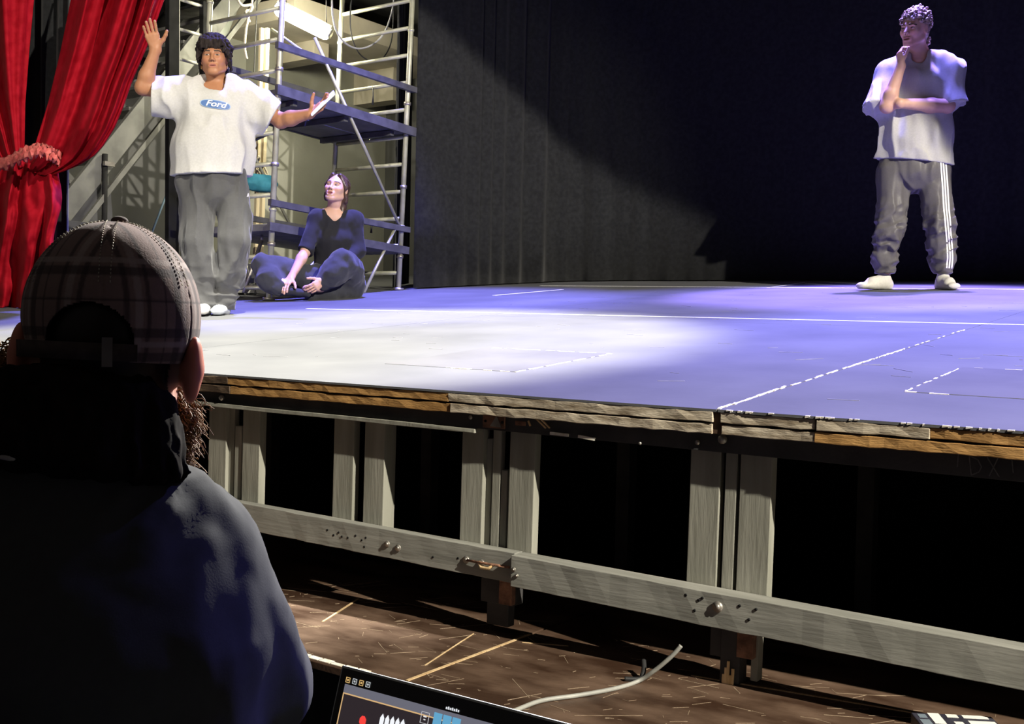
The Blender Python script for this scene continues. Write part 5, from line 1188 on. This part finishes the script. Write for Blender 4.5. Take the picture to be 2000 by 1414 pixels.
# ================================================================== LAPTOP ON A SMALL DESK
def laptop():
    def cz(px, py, Z): return CAM+ray(px, py)*Z
    TL = cz(668, 1299, 1.15); TR = cz(1110, 1416, .994); TR[2] = TL[2]; U = nrm(TR-TL); W = .345; Hh = .225
    N0 = nrm(np.cross(U, V(0, 0, 1))); N0 = N0 if N0@(CAM-TL) > 0 else -N0
    Dn = nrm(V(0, 0, -1)*cos(radians(17))+N0*sin(radians(17))); N = np.cross(Dn, U); N = N if N@(CAM-TL) > 0 else -N
    base = TL+Dn*Hh+U*W/2; r = empty('laptop', (base[0], base[1], base[2]-.016)); tag(r, 'open laptop with a dark screen of coloured icons at the bottom edge', 'laptop'); bo = A(r.location)
    L = lambda u, d, n=0: TL+U*u+Dn*d+N*n-bo
    def panel(name, u0, d0, u1, d1, n0, n1, m, parent): return MB().hexa([L(u0, d1, n0), L(u1, d1, n0), L(u1, d0, n0), L(u0, d0, n0), L(u0, d1, n1), L(u1, d1, n1), L(u1, d0, n1), L(u0, d0, n1)]).build(name, m, parent, bevel=.0008)
    lid = panel('lid', 0, 0, W, Hh, -.005, 0, mat('laptop_aluminium', (.55, .58, .54), (.62, .65, .60), rough=.35, metal=.6), r)
    panel('bezel', .002, .0022, W-.002, Hh-.003, 0, .0008, mat('bezel_black', (.008, .008, .009), (.01, .01, .011), rough=.25), lid)
    B = .0105; BT = .0170
    def em(name, c, s): return mat(name, (.01, .01, .01), rough=.3, emit=c, estr=s)
    scr = panel('screen', B, BT, W-B, Hh-.014, .0008, .0011, em('screen_dark', (.030, .022, .026), .9), lid)
    def hit(px, py):
        rr = ray(px, py); t = ((TL-CAM)@N+.0011)/(rr@N); p = CAM+rr*t-TL; return p@U, p@Dn
    def quad(name, u0, d0, u1, d1, c, s=1.0, n=.0004): return panel(name, u0, d0, u1, d1, .0011, .0011+n, em('ui_'+'_'.join(str(int(x*99)) for x in c), c, s), scr)
    quad('menu_bar', B, BT, W-B, BT+.0085, (.16, .16, .20), .9)
    u1 = hit(920, 1402)[0]
    quad('frame_line', B, BT+.0085, u1, BT+.0098, (.75, .48, .22), .9); quad('frame_line', B, BT+.0085, B+.0013, Hh-.02, (.75, .48, .22), .9); quad('frame_line', u1, BT+.0085, u1+.0013, Hh-.02, (.75, .48, .22), .9)
    quad('side_pane', u1+.004, BT+.0095, W-B, Hh-.02, (.10, .14, .40), .8)
    for k, (px, py) in enumerate(((680, 1328), (693, 1331), (706, 1334), (719, 1337))):
        u, d = hit(px, py); cl = (.75, .48, .18) if k % 2 == 0 else (.55, .58, .60)
        for a in ((-.0028, -.0028, .0028, -.0021), (-.0028, .0021, .0028, .0028), (-.0028, -.0028, -.0021, .0028), (.0021, -.0028, .0028, .0028)): quad('icon_frame', u+a[0], d+a[1], u+a[2], d+a[3], cl, .9, .0007)
        quad('icon_dot', u-.001, d-.001, u+.001, d+.001, cl, .6, .0007)
    u, d = hit(884, 1386)
    for k in range(7): quad('title_mark', u-.008+k*.0024, d-.0012-.0006*(k % 2), u-.0064+k*.0024, d+.001, (.8, .82, .86), .9, .0007)
    u, d = hit(709, 1408); pts = []
    for a in range(8): pts.append((u+.0046*cos(pi/8+a*pi/4), d+.0052*sin(pi/8+a*pi/4)))
    MB().add([L(a, b, .0018) for a, b in pts], [tuple(range(8))]).build('record_icon', em('ui_red', (.95, .06, .05), 1.0), scr)
    for px in (747, 757, 767, 777, 787):
        u, d = hit(px, 1404+(px-747)*.27); w = .0026; pts = [(u-w, d+.010), (u+w, d+.010), (u+w, d-.001), (u, d-.0052), (u-w, d-.001)]
        MB().add([L(a, b, .0018) for a, b in pts], [tuple(range(5))]).build('fader_icon', em('ui_white', (.92, .94, .98), 1.0), scr)
    u, d = hit(830, 1402)
    for a in ((-.005, -.0055, .005, -.005), (-.005, .005, .005, .0055), (-.005, -.0055, -.0045, .0055), (.0045, -.0055, .005, .0055)): quad('button_frame', u+a[0], d+a[1], u+a[2], d+a[3], (.6, .6, .62), .9, .0007)
    quad('button_mark', u-.002, d-.002, u+.002, d-.0005, (.85, .85, .85), .9, .0007); quad('button_mark', u-.0012, d+.001, u+.0012, d+.0022, (.85, .85, .85), .9, .0007)
    for px, py in ((855, 1404), (873, 1409), (891, 1414)):
        u, d = hit(px, py); quad('blue_button', u-.005, d-.0055, u+.005, d+.0065, (.14, .42, .66), .9, .0007)
    # keyboard base
    e = N0*.235; z0 = base[2]-bo[2]
    P = [L(0, Hh), L(W, Hh), L(W, Hh)+e, L(0, Hh)+e]
    for p in P: p[2] = 0
    MB().hexa([p+V(0, 0, .001) for p in (P[0], P[3], P[2], P[1])][::-1]+[p+V(0, 0, .015) for p in P]).build('keyboard_base', MATS['laptop_aluminium'], r, bevel=.002)
    mb = MB()
    for i in range(4):
        for j in range(13): q = P[0]+U*(.02+j*.0237)+N0*(.03+i*.022)+V(0, 0, .0165); mb.hexa([q, q+U*.019, q+U*.019+N0*.018, q+N0*.018]+[w+V(0, 0, .0015) for w in (q, q+U*.019, q+U*.019+N0*.018, q+N0*.018)])
    k = mb.build('keys', M_black, r); k['kind'] = 'stuff'
    # desk
    dz = bo[2]; dk = empty('desk', (bo[0], bo[1], .3), atan2(U[1], U[0])); tag(dk, 'small black desk carrying the laptop', 'desk')
    sg = -1 if (N0@V(-sin(atan2(U[1], U[0])), cos(atan2(U[1], U[0])), 0)) < 0 else 1
    y0, y1 = sorted((-.10*sg, .32*sg)); MB().box((-.27, y0, dz-.3-.025), (.27, y1, dz-.3)).build('desk_top', M_black, dk, bevel=.003)
    for a in (-.24, .24):
        for b in (y0+.03, y1-.03): MB().box((a-.018, b-.018, 0), (a+.018, b+.018, dz-.3-.025)).build('leg', M_black, dk)
laptop()

# ================================================================== CABLE AND PRINTED BOX ON THE STEP
zc = ZS+.005
P = [at_z(930, 1420, zc), at_z(1010, 1386, zc), at_z(1060, 1368, zc), at_z(1130, 1358, zc), at_z(1200, 1345, zc), at_z(1245, 1331, zc)]
e = P[-1]; P += [at_y(1275, 1312, e[1]+.01), at_y(1300, 1292, e[1]+.015), at_y(1318, 1275, e[1]+.02), at_y(1330, 1261, e[1]+.025)]
rope('cable', P, .0052, mat('pale_grey_cable', (.26, .26, .24), (.34, .34, .31), scale=20, rough=.5), 'grey cable with free end sticking up on the brown step', 'cable', n=6)
a = at_z(1256, 1290, ZS+.08); b = at_z(1250, 1326, ZS+.006)
a = at_y(1257, 1290, b[1]+.05)
rope('black_cable', [a, at_y(1258, 1305, b[1]+.03), at_y(1255, 1318, b[1]+.01), b, b+V(-.03, -.02, -.001)], .006, M_cabk, 'short black cable end hanging behind the grey cable', 'cable')
c0 = at_z(1779, 1391, ZS+.05); c1 = at_z(1936, 1399, ZS+.05); U = nrm(c1-c0); W = np.linalg.norm(c1-c0); N = V(U[1], -U[0], 0); N = N if N[1] < 0 else -N
bx = empty('printed_box', (c0[0], c0[1], ZS)); tag(bx, 'small flat box with black and white print at lower right corner', 'box')
MB().hexa([V(0, 0, 0), N*.10, U*W+N*.10, U*W, V(0, 0, .05), N*.10+V(0, 0, .05), U*W+N*.10+V(0, 0, .05), U*W+V(0, 0, .05)]).build('carton', mat('carton_dark', (.02, .018, .03), (.05, .05, .07), scale=40, rough=.4), bx, bevel=.002)
M_pw = mat('print_white', (.75, .73, .68), (.8, .78, .74), rough=.5); M_pg = mat('print_slate', (.12, .16, .20), (.2, .24, .28), rough=.5); M_po = mat('print_olive', (.30, .24, .08), rough=.5)
for u0, n0, u1, n1, m in ((.20, .0, .34, .06, M_pw), (.42, .003, .56, .02, M_pw), (.62, .003, .93, .02, M_pw), (.64, .035, .97, .07, M_pw), (.45, .045, .56, .06, M_pw), (.45, .065, .60, .08, M_po), (.06, .01, .16, .03, M_pg), (.04, .04, .16, .07, M_pg), (.22, .068, .36, .095, M_pw), (.70, .078, .95, .095, M_pg)):
    q = [U*W*u0+N*n0, U*W*u0+N*n1, U*W*u1+N*n1, U*W*u1+N*n0]; MB().hexa([p+V(0, 0, .0498) for p in q]+[p+V(0, 0, .0508) for p in q]).build('print_patch', m, bx)
